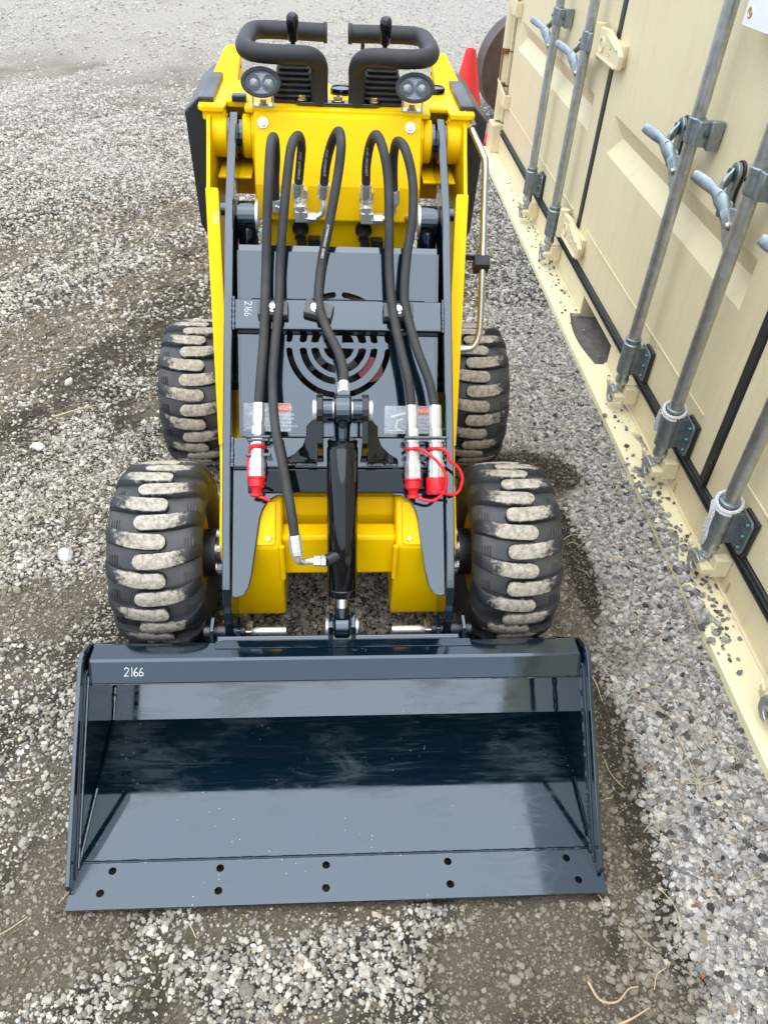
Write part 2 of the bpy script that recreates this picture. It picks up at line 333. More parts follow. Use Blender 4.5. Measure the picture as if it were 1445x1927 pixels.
# ------------------------------------------------------------------ ground height and cover fields
class Noise:
    def __init__(s, seed): s.g = np.random.default_rng(seed).random((256, 256))
    def __call__(s, x, y):
        xi, yi = np.floor(x).astype(int), np.floor(y).astype(int); fx, fy = x - xi, y - yi
        fx = fx * fx * (3 - 2 * fx); fy = fy * fy * (3 - 2 * fy); g = s.g
        a, b, c, d = g[xi & 255, yi & 255], g[(xi + 1) & 255, yi & 255], g[xi & 255, (yi + 1) & 255], g[(xi + 1) & 255, (yi + 1) & 255]
        return (a * (1 - fx) + b * fx) * (1 - fy) + (c * (1 - fx) + d * fx) * fy
def fbm(n, x, y, o=4):
    v = 0; a = .5; t = 0
    for i in range(o): v = v + a * n(x * 2 ** i + 17.3 * i, y * 2 ** i + 5.1 * i); t += a; a *= .55
    return v / t
N1, N2, N3, N4 = Noise(1), Noise(2), Noise(3), Noise(4)
def sstep(a, b, x): t = np.clip((x - a) / (b - a), 0, 1); return t * t * (3 - 2 * t)
def blob(x, y, cx, cy, rx, ry): 
    wob = (fbm(N3, x * 5 + 3, y * 5, 3) - .5) * 1.3
    return sstep(1.15, .6, np.sqrt(((x - cx) / rx) ** 2 + ((y - cy) / ry) ** 2) + wob)
def blob2(x, y, cx, cy, rx, ry):
    wob = (fbm(N3, x * 7 + 3, y * 7, 3) - .5) * .7
    return sstep(1.12, .72, np.sqrt(((x - cx) / rx) ** 2 + ((y - cy) / ry) ** 2) + wob)
def fields(x, y):
    """cover (stones 0-1), wet (damp soil plus painted shade under the loader, 0-1), pale (compacted far grit 0-1), height"""
    u = (x * .42 + y * .9); v = (x * .9 - y * .42)           # streaks run away to the upper right
    streak = fbm(N1, u * .55 + 9, v * 2.6 + 4, 4)
    patch = fbm(N2, x * 2.3 + 40, y * 2.3 + 9, 4)
    cover = sstep(.36, .57, streak * .62 + patch * .2 + fbm(N3, x * 7 + 70, y * 7 + 3, 3) * .18)
    right = sstep(.55, .70, x + (fbm(N4, x * 4, y * 4 + 3, 3) - .5) * .22)
    cover = np.maximum(cover * .92, right)
    soil = np.maximum.reduce([blob2(x, y, .60, .92, .135, .36), blob2(x, y, .63, 1.38, .20, .17), blob2(x, y, .60, .28, .09, .42),
                              blob(x, y, .40, -.13, .24, .14), blob(x, y, .74, .62, .07, .06) * .7, blob(x, y, -.62, -.05, .2, .16) * .8, blob(x, y, -.95, .75, .25, .12) * .7])
    front = blob(x, y, -.05, -.13, .28, .10)
    cover = np.clip(np.maximum(cover * (1 - soil * .93), front * .8 * (1 - soil)), 0, 1)
    wet_shade = np.maximum(blob2(x, y, .66, 1.40, .19, .12), np.maximum(blob2(x, y, .70, .98, .045, .24), blob2(x, y, .65, .2, .05, .4) * .8)) * .95
    wet_shade = np.maximum(wet_shade, sstep(.50, .66, fbm(N4, u * .9 + 60, v * 3.0, 4) * .62 + fbm(N2, x * 9 + 11, y * 9 + 2, 3) * .38) * .8 * (x < .55))
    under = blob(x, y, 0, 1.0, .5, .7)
    pale = sstep(3.4, 8.0, y + (patch - .5) * 3.5 + (streak - .5) * 3)
    h = (fbm(N2, x * .9, y * .9, 3) - .5) * .05 + (streak - .5) * .085 * sstep(.6, -.4, x - .3) + (patch - .5) * .02
    clump = fbm(N3, x * 11 + 31, y * 11, 3) * .6 + fbm(N4, x * 26, y * 26 + 8, 2) * .4
    h = h + (clump - .5) * .030 * (.35 + .65 * sstep(.35, .6, fbm(N1, u * 1.3 + 5, v * 2.2 + 30, 3)))
    flat = np.maximum(sstep(.55, .8, x), sstep(.95, .55, np.sqrt((x / .9) ** 2 + ((y - .8) / 1.5) ** 2)))
    h = h * (1 - flat * .9) - soil * .008
    cover = np.maximum(cover, under * .8 * (x < .5)); wet_shade = np.maximum(wet_shade, under * .45)  # loader's shade painted into the soil darkening
    bk = sstep(.62, .57, np.abs(x)) * sstep(-.03, .0, y) * sstep(.66, .6, y)
    h = h * (1 - bk) - .010 * bk
    return cover, wet_shade, pale, h - .004, soil, under
def ground_axis(segs):
    out = []
    for a, b, st in segs: out += list(np.arange(a, b, st))
    return np.array(out + [segs[-1][1]])
gx = ground_axis([(-60, -8, 4), (-8, -4, .25), (-4, -1.6, .035), (-1.6, 1.1, .020), (1.1, 3, .1), (3, 8, .5), (8, 60, 4)])
gy = ground_axis([(-60, -4, 4), (-4, -.5, .25), (-.5, 3.2, .022), (3.2, 7, .045), (7, 14, .2), (14, 90, 4)])
X, Y = np.meshgrid(gx, gy, indexing='ij'); cv, wt, pl, hh, so, un = fields(X, Y)
far = np.maximum(sstep(10, 30, np.abs(X)), sstep(14, 30, np.abs(Y)))
hh = hh * (1 - far)
nx, ny = len(gx), len(gy)
co = np.stack([X, Y, hh], -1).reshape(-1, 3)
ids = np.arange(nx * ny).reshape(nx, ny)
quads = np.stack([ids[:-1, :-1], ids[1:, :-1], ids[1:, 1:], ids[:-1, 1:]], -1).reshape(-1, 4)
gm = bpy.data.meshes.new('ground')
gm.vertices.add(len(co)); gm.vertices.foreach_set('co', co.ravel())
gm.loops.add(quads.size); gm.loops.foreach_set('vertex_index', quads.ravel())
gm.polygons.add(len(quads)); gm.polygons.foreach_set('loop_start', np.arange(0, quads.size, 4)); gm.polygons.foreach_set('loop_total', np.full(len(quads), 4))
gm.update(); gm.validate()
def fattr(me, name, arr):
    a = me.attributes.new(name, 'FLOAT', 'POINT'); a.data.foreach_set('value', np.ascontiguousarray(arr, dtype=np.float32).ravel())
fattr(gm, 'cover', cv); fattr(gm, 'wet_shade', wt); fattr(gm, 'pale', pl); fattr(gm, 'soil', so)
def ground_mat():
    m = mat('gravelly_soil', (.2, .17, .13), .95, spec=.2)
    t = m.node_tree; N = t.nodes; L = t.links; b = N['Principled BSDF']
    tc = N.new('ShaderNodeTexCoord')
    def A(n): a = N.new('ShaderNodeAttribute'); a.attribute_name = n; return a.outputs['Fac']
    def noise(s, d=6, r=.65): n = N.new('ShaderNodeTexNoise'); n.inputs['Scale'].default_value = s; n.inputs['Detail'].default_value = d; n.inputs['Roughness'].default_value = r; L.new(tc.outputs['Object'], n.inputs['Vector']); return n.outputs[0]
    def mix(f, a, c):
        x = N.new('ShaderNodeMix'); x.data_type = 'RGBA'; L.new(f, x.inputs[0])
        for k, q in ((6, a), (7, c)):
            if isinstance(q, tuple): x.inputs[k].default_value = (*q, 1)
            else: L.new(q, x.inputs[k])
        return x.outputs[2]
    def rng_(v, a, c, lo=0, hi=1): r = N.new('ShaderNodeMapRange'); r.inputs[1].default_value = a; r.inputs[2].default_value = c; r.inputs[3].default_value = lo; r.inputs[4].default_value = hi; L.new(v, r.inputs[0]); return r.outputs[0]
    fine = noise(220, 8, .75); mid = noise(38, 8, .7)
    soil = mix(rng_(fine, .35, .68), (.10, .080, .055), (.36, .30, .215))
    soil = mix(rng_(mid, .42, .62, 0, .6), soil, (.21, .175, .13))
    # grit speckle (stones too small to build), darkened to paint shade between stones
    vo = N.new('ShaderNodeTexVoronoi'); vo.inputs['Scale'].default_value = 130; L.new(tc.outputs['Object'], vo.inputs['Vector'])
    vr = N.new('ShaderNodeValToRGB'); e = vr.color_ramp.elements; e[0].position = .1; e[0].color = (.04, .037, .033, 1); e[1].position = .9; e[1].color = (.22, .21, .20, 1)
    sv = N.new('ShaderNodeSeparateColor'); L.new(vo.outputs['Color'], sv.inputs[0]); L.new(sv.outputs[0], vr.inputs[0])
    edge = rng_(vo.outputs['Distance'], .35, .7)
    grit = mix(edge, vr.outputs[0], (.035, .03, .026))
    cfac = N.new('ShaderNodeMath'); cfac.operation = 'MULTIPLY_ADD'; cfac.inputs[1].default_value = 1.0; L.new(A('cover'), cfac.inputs[0])
    nn = N.new('ShaderNodeMath'); nn.operation = 'SUBTRACT'; nn.inputs[1].default_value = .5; L.new(mid, nn.inputs[0])
    L.new(nn.outputs[0], cfac.inputs[2])
    col = mix(rng_(cfac.outputs[0], .25, .6, 0, .9), soil, grit)
    col = mix(A('wet_shade'), col, mix(rng_(fine, .4, .7), (.030, .023, .016), (.10, .08, .058)))
    grain = noise(70, 9, .8); far_ = mix(rng_(grain, .36, .62), (.26, .23, .185), (.58, .53, .46))
    far_ = mix(rng_(noise(1.1, 6), .55, .68, 0, .55), far_, (.25, .21, .16))
    col = mix(A('pale'), col, far_)
    L.new(col, b.inputs['Base Color'])
    bp = N.new('ShaderNodeBump'); bp.inputs['Strength'].default_value = 1.0; bp.inputs['Distance'].default_value = .014
    ad = N.new('ShaderNodeMath'); ad.operation = 'MULTIPLY_ADD'; ad.inputs[1].default_value = -.6; L.new(vo.outputs['Distance'], ad.inputs[0]); L.new(fine, ad.inputs[2])
    L.new(ad.outputs[0], bp.inputs['Height']); L.new(bp.outputs[0], b.inputs['Normal'])
    return m
g = link('ground', gm, ground_mat()); tag(g, 'brown soil yard with tyre streaks under grey gravel', None, kind='structure')
gm.polygons.foreach_set('use_smooth', [True] * len(gm.polygons))

# ------------------------------------------------------------------ gravel: instanced pebbles
def stone_mat():
    m = mat('pebble_stone', (.4, .4, .4), .85, spec=.3)
    t = m.node_tree; N = t.nodes; L = t.links; b = N['Principled BSDF']
    at = N.new('ShaderNodeAttribute'); at.attribute_type = 'INSTANCER'; at.attribute_name = 'tint'
    tc = N.new('ShaderNodeTexCoord'); n = N.new('ShaderNodeTexNoise'); n.inputs['Scale'].default_value = 2.2; n.inputs['Detail'].default_value = 6; L.new(tc.outputs['Object'], n.inputs['Vector'])
    mr = N.new('ShaderNodeMapRange'); mr.inputs[1].default_value = .3; mr.inputs[2].default_value = .7; mr.inputs[3].default_value = .72; mr.inputs[4].default_value = 1.15; L.new(n.outputs[0], mr.inputs[0])
    vm = N.new('ShaderNodeVectorMath'); vm.operation = 'SCALE'; L.new(at.outputs['Color'], vm.inputs[0]); L.new(mr.outputs[0], vm.inputs['Scale'])
    L.new(vm.outputs[0], b.inputs['Base Color'])
    return m
STONE = stone_mat()
def gravel_points():
    P, Sc, Tn = [], [], []
    def scatter(n, x0, x1, y0, y1, smin, smax, dens, lift=.25, power=2.2, wide=None):
        x = rng.uniform(x0, x1, n); y = rng.uniform(y0, y1, n)
        if wide is not None:                      # keep to the wedge the yard shows
            k = (x > -1.0 - (y - 1.1) * .40 - .25) & (x < np.maximum(1.05, 1.05 + (y - 4.8) * .75)); x, y = x[k], y[k]
        cv, wt, pl, h, so, un = fields(x, y)
        inside = (x > 1.0865 - .01047 * y - .104) & (y < 4.95)
        under_bucket = (np.abs(x) < .545) & (y > -.004) & (y < .45)
        keep = (rng.random(len(x)) < dens(cv, wt, so, x, y)) & ~inside & ~(under_bucket & (rng.random(len(x)) < .999))
        x, y, h, wt, pl, so, un = [q[keep] for q in (x, y, h, wt, pl, so, un)]; n = len(x)
        s = smin + (smax - smin) * rng.random(n) ** power
        P.append(np.stack([x, y, h + s * lift * rng.uniform(-.3, 1, n)], 1)); 
        Sc.append(s[:, None] * np.stack([rng.uniform(.8, 1.35, n), rng.uniform(.75, 1.1, n), rng.uniform(.5, .85, n)], 1))
        base = np.clip(rng.normal(.34, .14, n) + .22 * (rng.random(n) < .16), .05, .64); clean = sstep(.5, .75, x)
        warm = rng.normal(0, .025, n) + .03 * (1 - clean) - .004
        t = np.stack([base * (1.09 + warm), base * 1.01, base * (.885 - warm * 1.4)], 1)
        t = t * (1 - .20 * clean)[:, None]
        odd = rng.random(n) < .025; t[odd] = t[odd] * np.array([1.1, .92, .75])
        muddy = np.clip(so * .7 + (1 - clean) * rng.random(n) ** 2 * .7, 0, .85)[:, None]
        t = t * (1 - muddy) + np.array([.20, .165, .12]) * muddy
        dust = (pl * rng.uniform(.35, .95, n))[:, None]; t = t * (1 - dust) + np.array([.47, .44, .40]) * dust
        Tn.append(t)
    D = lambda k0, k1: (lambda cv, wt, so, x, y: k0 + k1 * cv)
    scatter(200000, -1.7, .99, -.45, 2.4, .0024, .0074, lambda cv, wt, so, x, y: (.05 + .95 * cv) * (1 - .9 * wt * (np.abs(x) > .52)), power=2.0)     # near stones
    scatter(64000, .50, .99, -.45, 2.6, .0036, .0095, lambda cv, wt, so, x, y: cv * (1 - .97 * wt), lift=.7, power=1.5)      # clean strip by the container
    scatter(95000, -1.3, .99, -.45, 1.6, .0014, .0034, D(.55, .45))               # grit
    scatter(1300, -1.6, .97, -.45, 2.5, .008, .016, D(.05, .75), power=2.5)          # larger stones
    scatter(150000, -3.2, 1.0, 2.4, 6.5, .0045, .011, lambda cv, wt, so, x, y: (.22 + .6 * cv) * np.clip(1.6 - (y - 2.4) / 3.4, .1, 1), power=2, wide=1)
    scatter(100000, -4.6, 2.8, 3.6, 12.5, .005, .015, lambda cv, wt, so, x, y: (.08 + .5 * cv) * np.clip((y - 3.6) / 1.6, 0, 1) * np.clip(1.3 - (y - 5) / 8, .2, 1), power=2.6, wide=1)
    # pebbles strewn on the container's base flange
    n = 300; y = np.concatenate([rng.normal(1.15, .30, 110), rng.normal(.78, .12, 60), rng.normal(3.2, .5, 90), rng.uniform(.2, 4, 40)]); x = 1.0865 - .01047 * y - np.abs(rng.normal(.0, .05, n)) - .008
    k = x > .965; k2 = rng.random(n) < .75; k &= k2; x, y = x[k], y[k]; n = len(x); s = rng.uniform(.0025, .0065, n)
    P.append(np.stack([x, y, .031 + s * .35], 1)); Sc.append(s[:, None] * np.stack([rng.uniform(.8, 1.3, n), rng.uniform(.8, 1.1, n), rng.uniform(.5, .8, n)], 1))
    b_ = rng.uniform(.08, .3, n); Tn.append(np.stack([b_ * 1.05, b_, b_ * .95], 1))
    n = 300; y = np.concatenate([rng.normal(1.05, .16, 230), rng.normal(.72, .05, 70)]); x = 1.0865 - .01047 * y - .112 + np.abs(rng.normal(0, .026, n)); s = rng.uniform(.004, .011, n)
    P.append(np.stack([x, y, .031 + s * .3], 1)); Sc.append(s[:, None] * np.stack([rng.uniform(.8, 1.3, n), rng.uniform(.8, 1.1, n), rng.uniform(.55, .85, n)], 1))
    b_ = np.clip(rng.normal(.31, .12, n), .08, .55); Tn.append(np.stack([b_ * 1.06, b_, b_ * .91], 1))
    # soil clods
    n = 110000; x = rng.uniform(-2.6, .85, n); y = rng.uniform(-.4, 5.0, n); cv, wt, pl, h, so, un = fields(x, y); k = rng.random(n) < np.clip((1 - cv) * .75 + so * .2, 0, 1); x, y, h, wt = x[k], y[k], h[k], wt[k]; n = len(x)
    s = (.0018 + .0060 * rng.random(n) ** 2.5) * np.clip(.7 + y * .3, .8, 1.7); P.append(np.stack([x, y, h + s * .1], 1)); Sc.append(s[:, None] * np.stack([rng.uniform(.8, 1.3, n), rng.uniform(.8, 1.2, n), rng.uniform(.5, .9, n)], 1))
    kk = ~((np.abs(x) < .545) & (y > -.004) & (y < .45)); P[-1] = P[-1][kk]; Sc[-1] = Sc[-1][kk]; wt = wt[kk]; n = len(wt)
    b_ = rng.uniform(.6, 1.25, n)[:, None] * (1 - .6 * wt[:, None]); Tn.append(np.array([.21, .165, .112]) * b_)
    return np.concatenate(P), np.concatenate(Sc), np.concatenate(Tn)
def build_gravel():
    P, Sc, Tn = gravel_points(); n = len(P)
    me = bpy.data.meshes.new('gravel'); me.vertices.add(n); me.vertices.foreach_set('co', P.astype(np.float32).ravel())
    def va(name, arr, tp='FLOAT_VECTOR', key='vector'):
        a = me.attributes.new(name, tp, 'POINT'); a.data.foreach_set(key, np.ascontiguousarray(arr, dtype=np.float32).ravel())
    va('rot', np.stack([rng.normal(0, .35, n), rng.normal(0, .35, n), rng.uniform(0, 2 * PI, n)], 1)); va('scl', Sc)
    va('tint', np.concatenate([Tn, np.ones((n, 1))], 1), 'FLOAT_COLOR', 'color')
    a = me.attributes.new('pick', 'INT', 'POINT'); a.data.foreach_set('value', rng.integers(0, 8, n).astype(np.int32))
    o = link('gravel', me, STONE); tag(o, 'loose grey gravel scattered over the yard', 'gravel', kind='stuff')
    ng = bpy.data.node_groups.new('pebbles', 'GeometryNodeTree')
    ng.interface.new_socket('Geometry', in_out='INPUT', socket_type='NodeSocketGeometry'); ng.interface.new_socket('Geometry', in_out='OUTPUT', socket_type='NodeSocketGeometry')
    N, L = ng.nodes, ng.links
    gi, go = N.new('NodeGroupInput'), N.new('NodeGroupOutput'); jn = N.new('GeometryNodeJoinGeometry')
    for k in range(8):
        ico = N.new('GeometryNodeMeshIcoSphere'); ico.inputs['Radius'].default_value = 1; ico.inputs['Subdivisions'].default_value = 2 if k < 5 else 3
        ps = N.new('GeometryNodeInputPosition'); ad = N.new('ShaderNodeVectorMath'); ad.operation = 'ADD'; ad.inputs[1].default_value = (7.1 * k, 3.3 * k, -5.7 * k); L.new(ps.outputs[0], ad.inputs[0])
        nz = N.new('ShaderNodeTexNoise'); nz.inputs['Scale'].default_value = .95; nz.inputs['Detail'].default_value = 2.5; L.new(ad.outputs[0], nz.inputs['Vector'])
        sb = N.new('ShaderNodeVectorMath'); sb.operation = 'SUBTRACT'; sb.inputs[1].default_value = (.5, .5, .5); L.new(nz.outputs['Color'], sb.inputs[0])
        sc = N.new('ShaderNodeVectorMath'); sc.operation = 'SCALE'; sc.inputs['Scale'].default_value = 1.9; L.new(sb.outputs[0], sc.inputs[0])
        sp = N.new('GeometryNodeSetPosition'); L.new(ico.outputs['Mesh'], sp.inputs['Geometry']); L.new(sc.outputs[0], sp.inputs['Offset'])
        ss = N.new('GeometryNodeSetShadeSmooth'); ss.inputs['Shade Smooth'].default_value = (k % 2 == 0); L.new(sp.outputs[0], ss.inputs[0])
        gt = N.new('GeometryNodeGeometryToInstance'); L.new(ss.outputs[0], gt.inputs[0]); L.new(gt.outputs[0], jn.inputs[0])
    ip = N.new('GeometryNodeInstanceOnPoints'); ip.inputs['Pick Instance'].default_value = True
    L.new(gi.outputs[0], ip.inputs['Points']); L.new(jn.outputs[0], ip.inputs['Instance'])
    for nm, tp, sock in (('pick', 'INT', 'Instance Index'), ('rot', 'FLOAT_VECTOR', 'Rotation'), ('scl', 'FLOAT_VECTOR', 'Scale')):
        na = N.new('GeometryNodeInputNamedAttribute'); na.data_type = tp; na.inputs[0].default_value = nm; L.new(na.outputs[0], ip.inputs[sock])
    sm = N.new('GeometryNodeSetMaterial'); sm.inputs['Material'].default_value = STONE; L.new(ip.outputs[0], sm.inputs[0]); L.new(sm.outputs[0], go.inputs[0])
    md = o.modifiers.new('pebbles', 'NODES'); md.node_group = ng
    return o
build_gravel()

# ------------------------------------------------------------------ side-opening storage container
def flange_mat():
    m = mat('cream_flange_dirty', (.74, .64, .40), .5, spec=.35)
    t = m.node_tree; N = t.nodes; L = t.links; b = N['Principled BSDF']
    tc = N.new('ShaderNodeTexCoord')
    mp = N.new('ShaderNodeMapping'); mp.inputs['Scale'].default_value = (9, 3, 9); L.new(tc.outputs['Object'], mp.inputs[0])
    n = N.new('ShaderNodeTexNoise'); n.inputs['Scale'].default_value = 2.2; n.inputs['Detail'].default_value = 10; n.inputs['Roughness'].default_value = .72; L.new(mp.outputs[0], n.inputs['Vector'])
    sx = N.new('ShaderNodeSeparateXYZ'); L.new(tc.outputs['Object'], sx.inputs[0])
    near = N.new('ShaderNodeMapRange'); near.inputs[1].default_value = -.075; near.inputs[2].default_value = -.018; near.inputs[3].default_value = -.10; near.inputs[4].default_value = .06; L.new(sx.outputs[0], near.inputs[0])
    ad = N.new('ShaderNodeMath'); ad.operation = 'ADD'; L.new(n.outputs[0], ad.inputs[0]); L.new(near.outputs[0], ad.inputs[1])
    mr = N.new('ShaderNodeMapRange'); mr.inputs[1].default_value = .60; mr.inputs[2].default_value = .68; mr.inputs[4].default_value = .85; L.new(ad.outputs[0], mr.inputs[0])
    mx = N.new('ShaderNodeMix'); mx.data_type = 'RGBA'; mx.inputs[6].default_value = (.84, .74, .47, 1); mx.inputs[7].default_value = (.22, .18, .13, 1)
    L.new(mr.outputs[0], mx.inputs[0]); L.new(mx.outputs[2], b.inputs['Base Color'])
    return m
FLANGE = flange_mat()
CT = top('storage_container', 'long cream steel storage container with galvanised lock rods beside the loader', 'container', (1.0865, 0, 0), R(.6))
Y0, Y1 = -2.2, 4.93
def cbox(name, lo, hi, m=CREAM, parent=CT, bevel=.003):
    bm = bmesh.new(); box_(bm, lo, hi); return done(bm, name, m, parent, bevel=bevel)
# bottom rail with a forklift pocket, and the wide flange on the ground
cbox('base_flange', (-.108, Y0, .0), (-.001, 2.06, .030), FLANGE); cbox('base_flange', (-.108, 2.50, .0), (-.001, Y1 - .02, .030), FLANGE)
plate2d('base_flange', [(-.108, 2.06), (-.001 - .03, 2.06), *[(-.045 - .028 * math.sin(PI * i / 10), 2.06 + .44 * i / 10) for i in range(11)], (-.031, 2.50), (-.108, 2.50)], [], .03, (0, 0, .03), (1, 0, 0), (0, 1, 0), FLANGE, CT, .002)
cbox('pocket_floor', (-.08, 2.055, -.01), (.8, 2.505, .012), mat('shaded_pocket_dirt', (.16, .145, .125), .9, var=.8, var_scale=30, var_col=(.07, .06, .05)))  # floor dirt colour darkened to paint the shade of the recess
rail_prof = [(0, 0), (.0, .150), (.30, .150), (.30, 0)]
for a, b in ((Y0, 2.06), (2.50, Y1 - .1)): cbox('bottom_rail', (0, a, .0), (.30, b, .152))
cbox('bottom_rail', (0, 2.06, .112), (.30, 2.50, .152))
for yy in (2.06, 2.50): cbox('pocket_wall', (.301, yy - .01, .0), (.8, yy + .01, .15), DARK)  # walls coloured black for the shade inside the pocket
cbox('pocket_back', (.8, 1.9, 0), (.82, 2.55, .152), DARK)
# weld bead between flange and rail
def bead(p0, p1, r, n, m, parent, name='weld_bead', jit=.25):
    bm = bmesh.new(); p0, p1 = Vector(p0), Vector(p1)
    path = [p0.lerp(p1, i / n) for i in range(n + 1)]
    tube_(bm, path, r, 6, rfun=lambda t: 1 + random.uniform(-jit, jit)); return done(bm, name, m, parent, smooth=True)
bead((-.004, .1, .034), (-.004, 2.055, .034), .006, 160, CREAM, CT); bead((-.004, 2.48, .034), (-.004, 4.5, .034), .006, 160, CREAM, CT)
# container body behind the doors
cbox('body_shell', (.10, Y0, .152), (2.40, Y1, 2.55), CREAM, bevel=0)
# doors: frame sheet with V grooves
def door(ya, yb):
    zb, zt = .192, 2.45; m = .13
    G = [(.672, .815), (1.43, 1.573)]
    bm = bmesh.new()
    def q(*pts): bm.faces.new([bm.verts.new(p) for p in pts])
    a, b = ya + m, yb - m
    rows = [zb]; 
    for g0, g1 in G: rows += [g0, g1]
    rows.append(zt)
    q((0, ya, zb), (0, a, zb), (0, a, zt), (0, ya, zt)); q((0, b, zb), (0, yb, zb), (0, yb, zt), (0, b, zt))
    for i in range(0, len(rows), 2): q((0, a, rows[i]), (0, b, rows[i]), (0, b, rows[i + 1]), (0, a, rows[i + 1]))
    d = .036
    for g0, g1 in G:
        c = (g0 + g1) / 2; e = .055
        q((0, a, g0), (0, b, g0), (d, b - e, c), (d, a + e, c)); q((0, a, g1), (d, a + e, c), (d, b - e, c), (0, b, g1))
        q((0, a, g0), (d, a + e, c), (0, a, g1)); q((0, b, g0), (0, b, g1), (d, b - e, c))
    # returns
    q((0, ya, zb), (0, ya, zt), (.05, ya, zt), (.05, ya, zb)); q((0, yb, zb), (.05, yb, zb), (.05, yb, zt), (0, yb, zt)); q((0, ya, zb), (.05, ya, zb), (.05, yb, zb), (0, yb, zb))
    bmesh.ops.remove_doubles(bm, verts=bm.verts, dist=1e-4)
    o = done(bm, 'door', CREAM, CT)
    # lap weld of the lower sheet edge and vertical edges
    bm = bmesh.new(); box_(bm, (-.004, a - .03, .338), (-.0002, b + .03, .346)); done(bm, 'sheet_edge', CREAM, o, bevel=.0015)
    return o
DOORS = [(2.805, 4.715), (1.135, 2.755), (-.52, 1.085), (Y0, -.57)]
for a, b in DOORS: door(a, b)
# gaskets
def gask(lo, hi): cbox('door_gasket', lo, hi, GASK, bevel=.006)
gask((-.010, Y0, .1525), (.05, 4.72, .190))
bmg = bmesh.new(); box_(bmg, (-.016, Y0, .158), (-.0095, 4.72, .164)); box_(bmg, (-.016, Y0, .177), (-.0095, 4.72, .183)); split(bmg, 'gasket_lip', GASK, CT, bevel=.001)
for yy in (2.78, 1.11, -.545): gask((-.006, yy - .023, .190), (.05, yy + .023, 2.45))
gask((.002, 4.719, .36), (.05, 4.747, 2.45))
# small upright fin where the uprights meet (torn gasket end)
cbox('gasket_end', (-.016, 1.085, .19), (-.007, 1.10, .28), GASK)
# far corner post and hinge straps
cbox('corner_post', (.03, 4.755, .030), (.20, Y1, 2.5))
bm = bmesh.new()
for z0, z1 in ((.215, .415), (.43, .61), (.62, .905), (1.05, 1.4)):
    cyl_(bm, (-.005, 4.87, z0), (-.005, 4.87, z1), .034, n=20)
    box_(bm, (-.002, 4.79, z0), (.03, 4.92, z1))
split(bm, 'hinge_barrel', CREAM, CT, smooth=True)
for z in (.40, .89):
    bm = bmesh.new(); prism_(bm, [V(0, 4.88, z + .05), V(0, 4.63, z + .015), V(0, 4.61, z - .05), V(0, 4.65, z - .07), V(0, 4.83, z - .012)], V(-.045, 0, 0), V(-.032, 0, 0)); box_(bm, (-.04, 4.61, z - .065), (0, 4.63, z + .01))
    done(bm, 'hinge_strap', CREAM, CT, bevel=.003)
cbox('corner_casting', (-.06, 4.77, .030), (.06, 4.92, .20), CREAM, bevel=.006)
for z in (.605, .43, .618):
    bm = bmesh.new(); cyl_(bm, (-.018, 4.853, z - .007), (-.018, 4.853, z + .007), .030, n=16); done(bm, 'rust_stain', RUST, CT)
bm = bmesh.new(); box_(bm, (-.0405, 4.844, .44), (-.036, 4.855, .60)); done(bm, 'rust_stain', RUST, CT)
# folding hinges on the gasket lines
def hinge(y, z):
    bm = bmesh.new()
    prism_(bm, [V(0, y + .13, z + .052), V(0, y + .02, z + .060), V(0, y - .13, z + .030), V(0, y - .175, z + .005), V(0, y - .17, z - .045), V(0, y - .03, z - .055), V(0, y + .02, z - .045), V(0, y + .13, z - .050)], V(-.040, 0, 0), V(-.018, 0, 0))
    o = done(bm, 'hinge', CREAM, CT, bevel=.006, seg=3)
    bm = bmesh.new(); cyl_(bm, (-.034, y + .142, z - .062), (-.034, y + .142, z + .062), .021, n=16); done(bm, 'hinge_barrel', CREAM, o, smooth=True)
    bm = bmesh.new()
    for dy, dz, rr in ((.06, .0, .030), (-.05, .012, .008), (-.05, -.012, .008)):
        P = [V(-.041, y + dy + math.cos(2 * PI * i / 20) * rr, z + dz + math.sin(2 * PI * i / 20) * rr * .8) for i in range(21)]; tube_(bm, P, .004 if rr > .01 else .003, 6, cap=False)
    split(bm, 'embossed_ring', CREAM, o, smooth=True)
    bm = bmesh.new(); prism_(bm, [V(0, y + .01, z + .048), V(0, y - .14, z + .022), V(0, y - .14, z + .012), V(0, y + .01, z + .036)], V(-.046, 0, 0), V(-.038, 0, 0)); box_(bm, (-.046, y - .15, z - .046), (-.038, y + .10, z - .036)); split(bm, 'embossed_rib', CREAM, o, bevel=.003)
    cbox('hinge_mount', (-.018, y - .15, z - .04), (.0, y + .11, z + .035), CREAM)
    return o
hinge(2.785, 1.012); hinge(2.775, .275); hinge(-.54, 1.012)
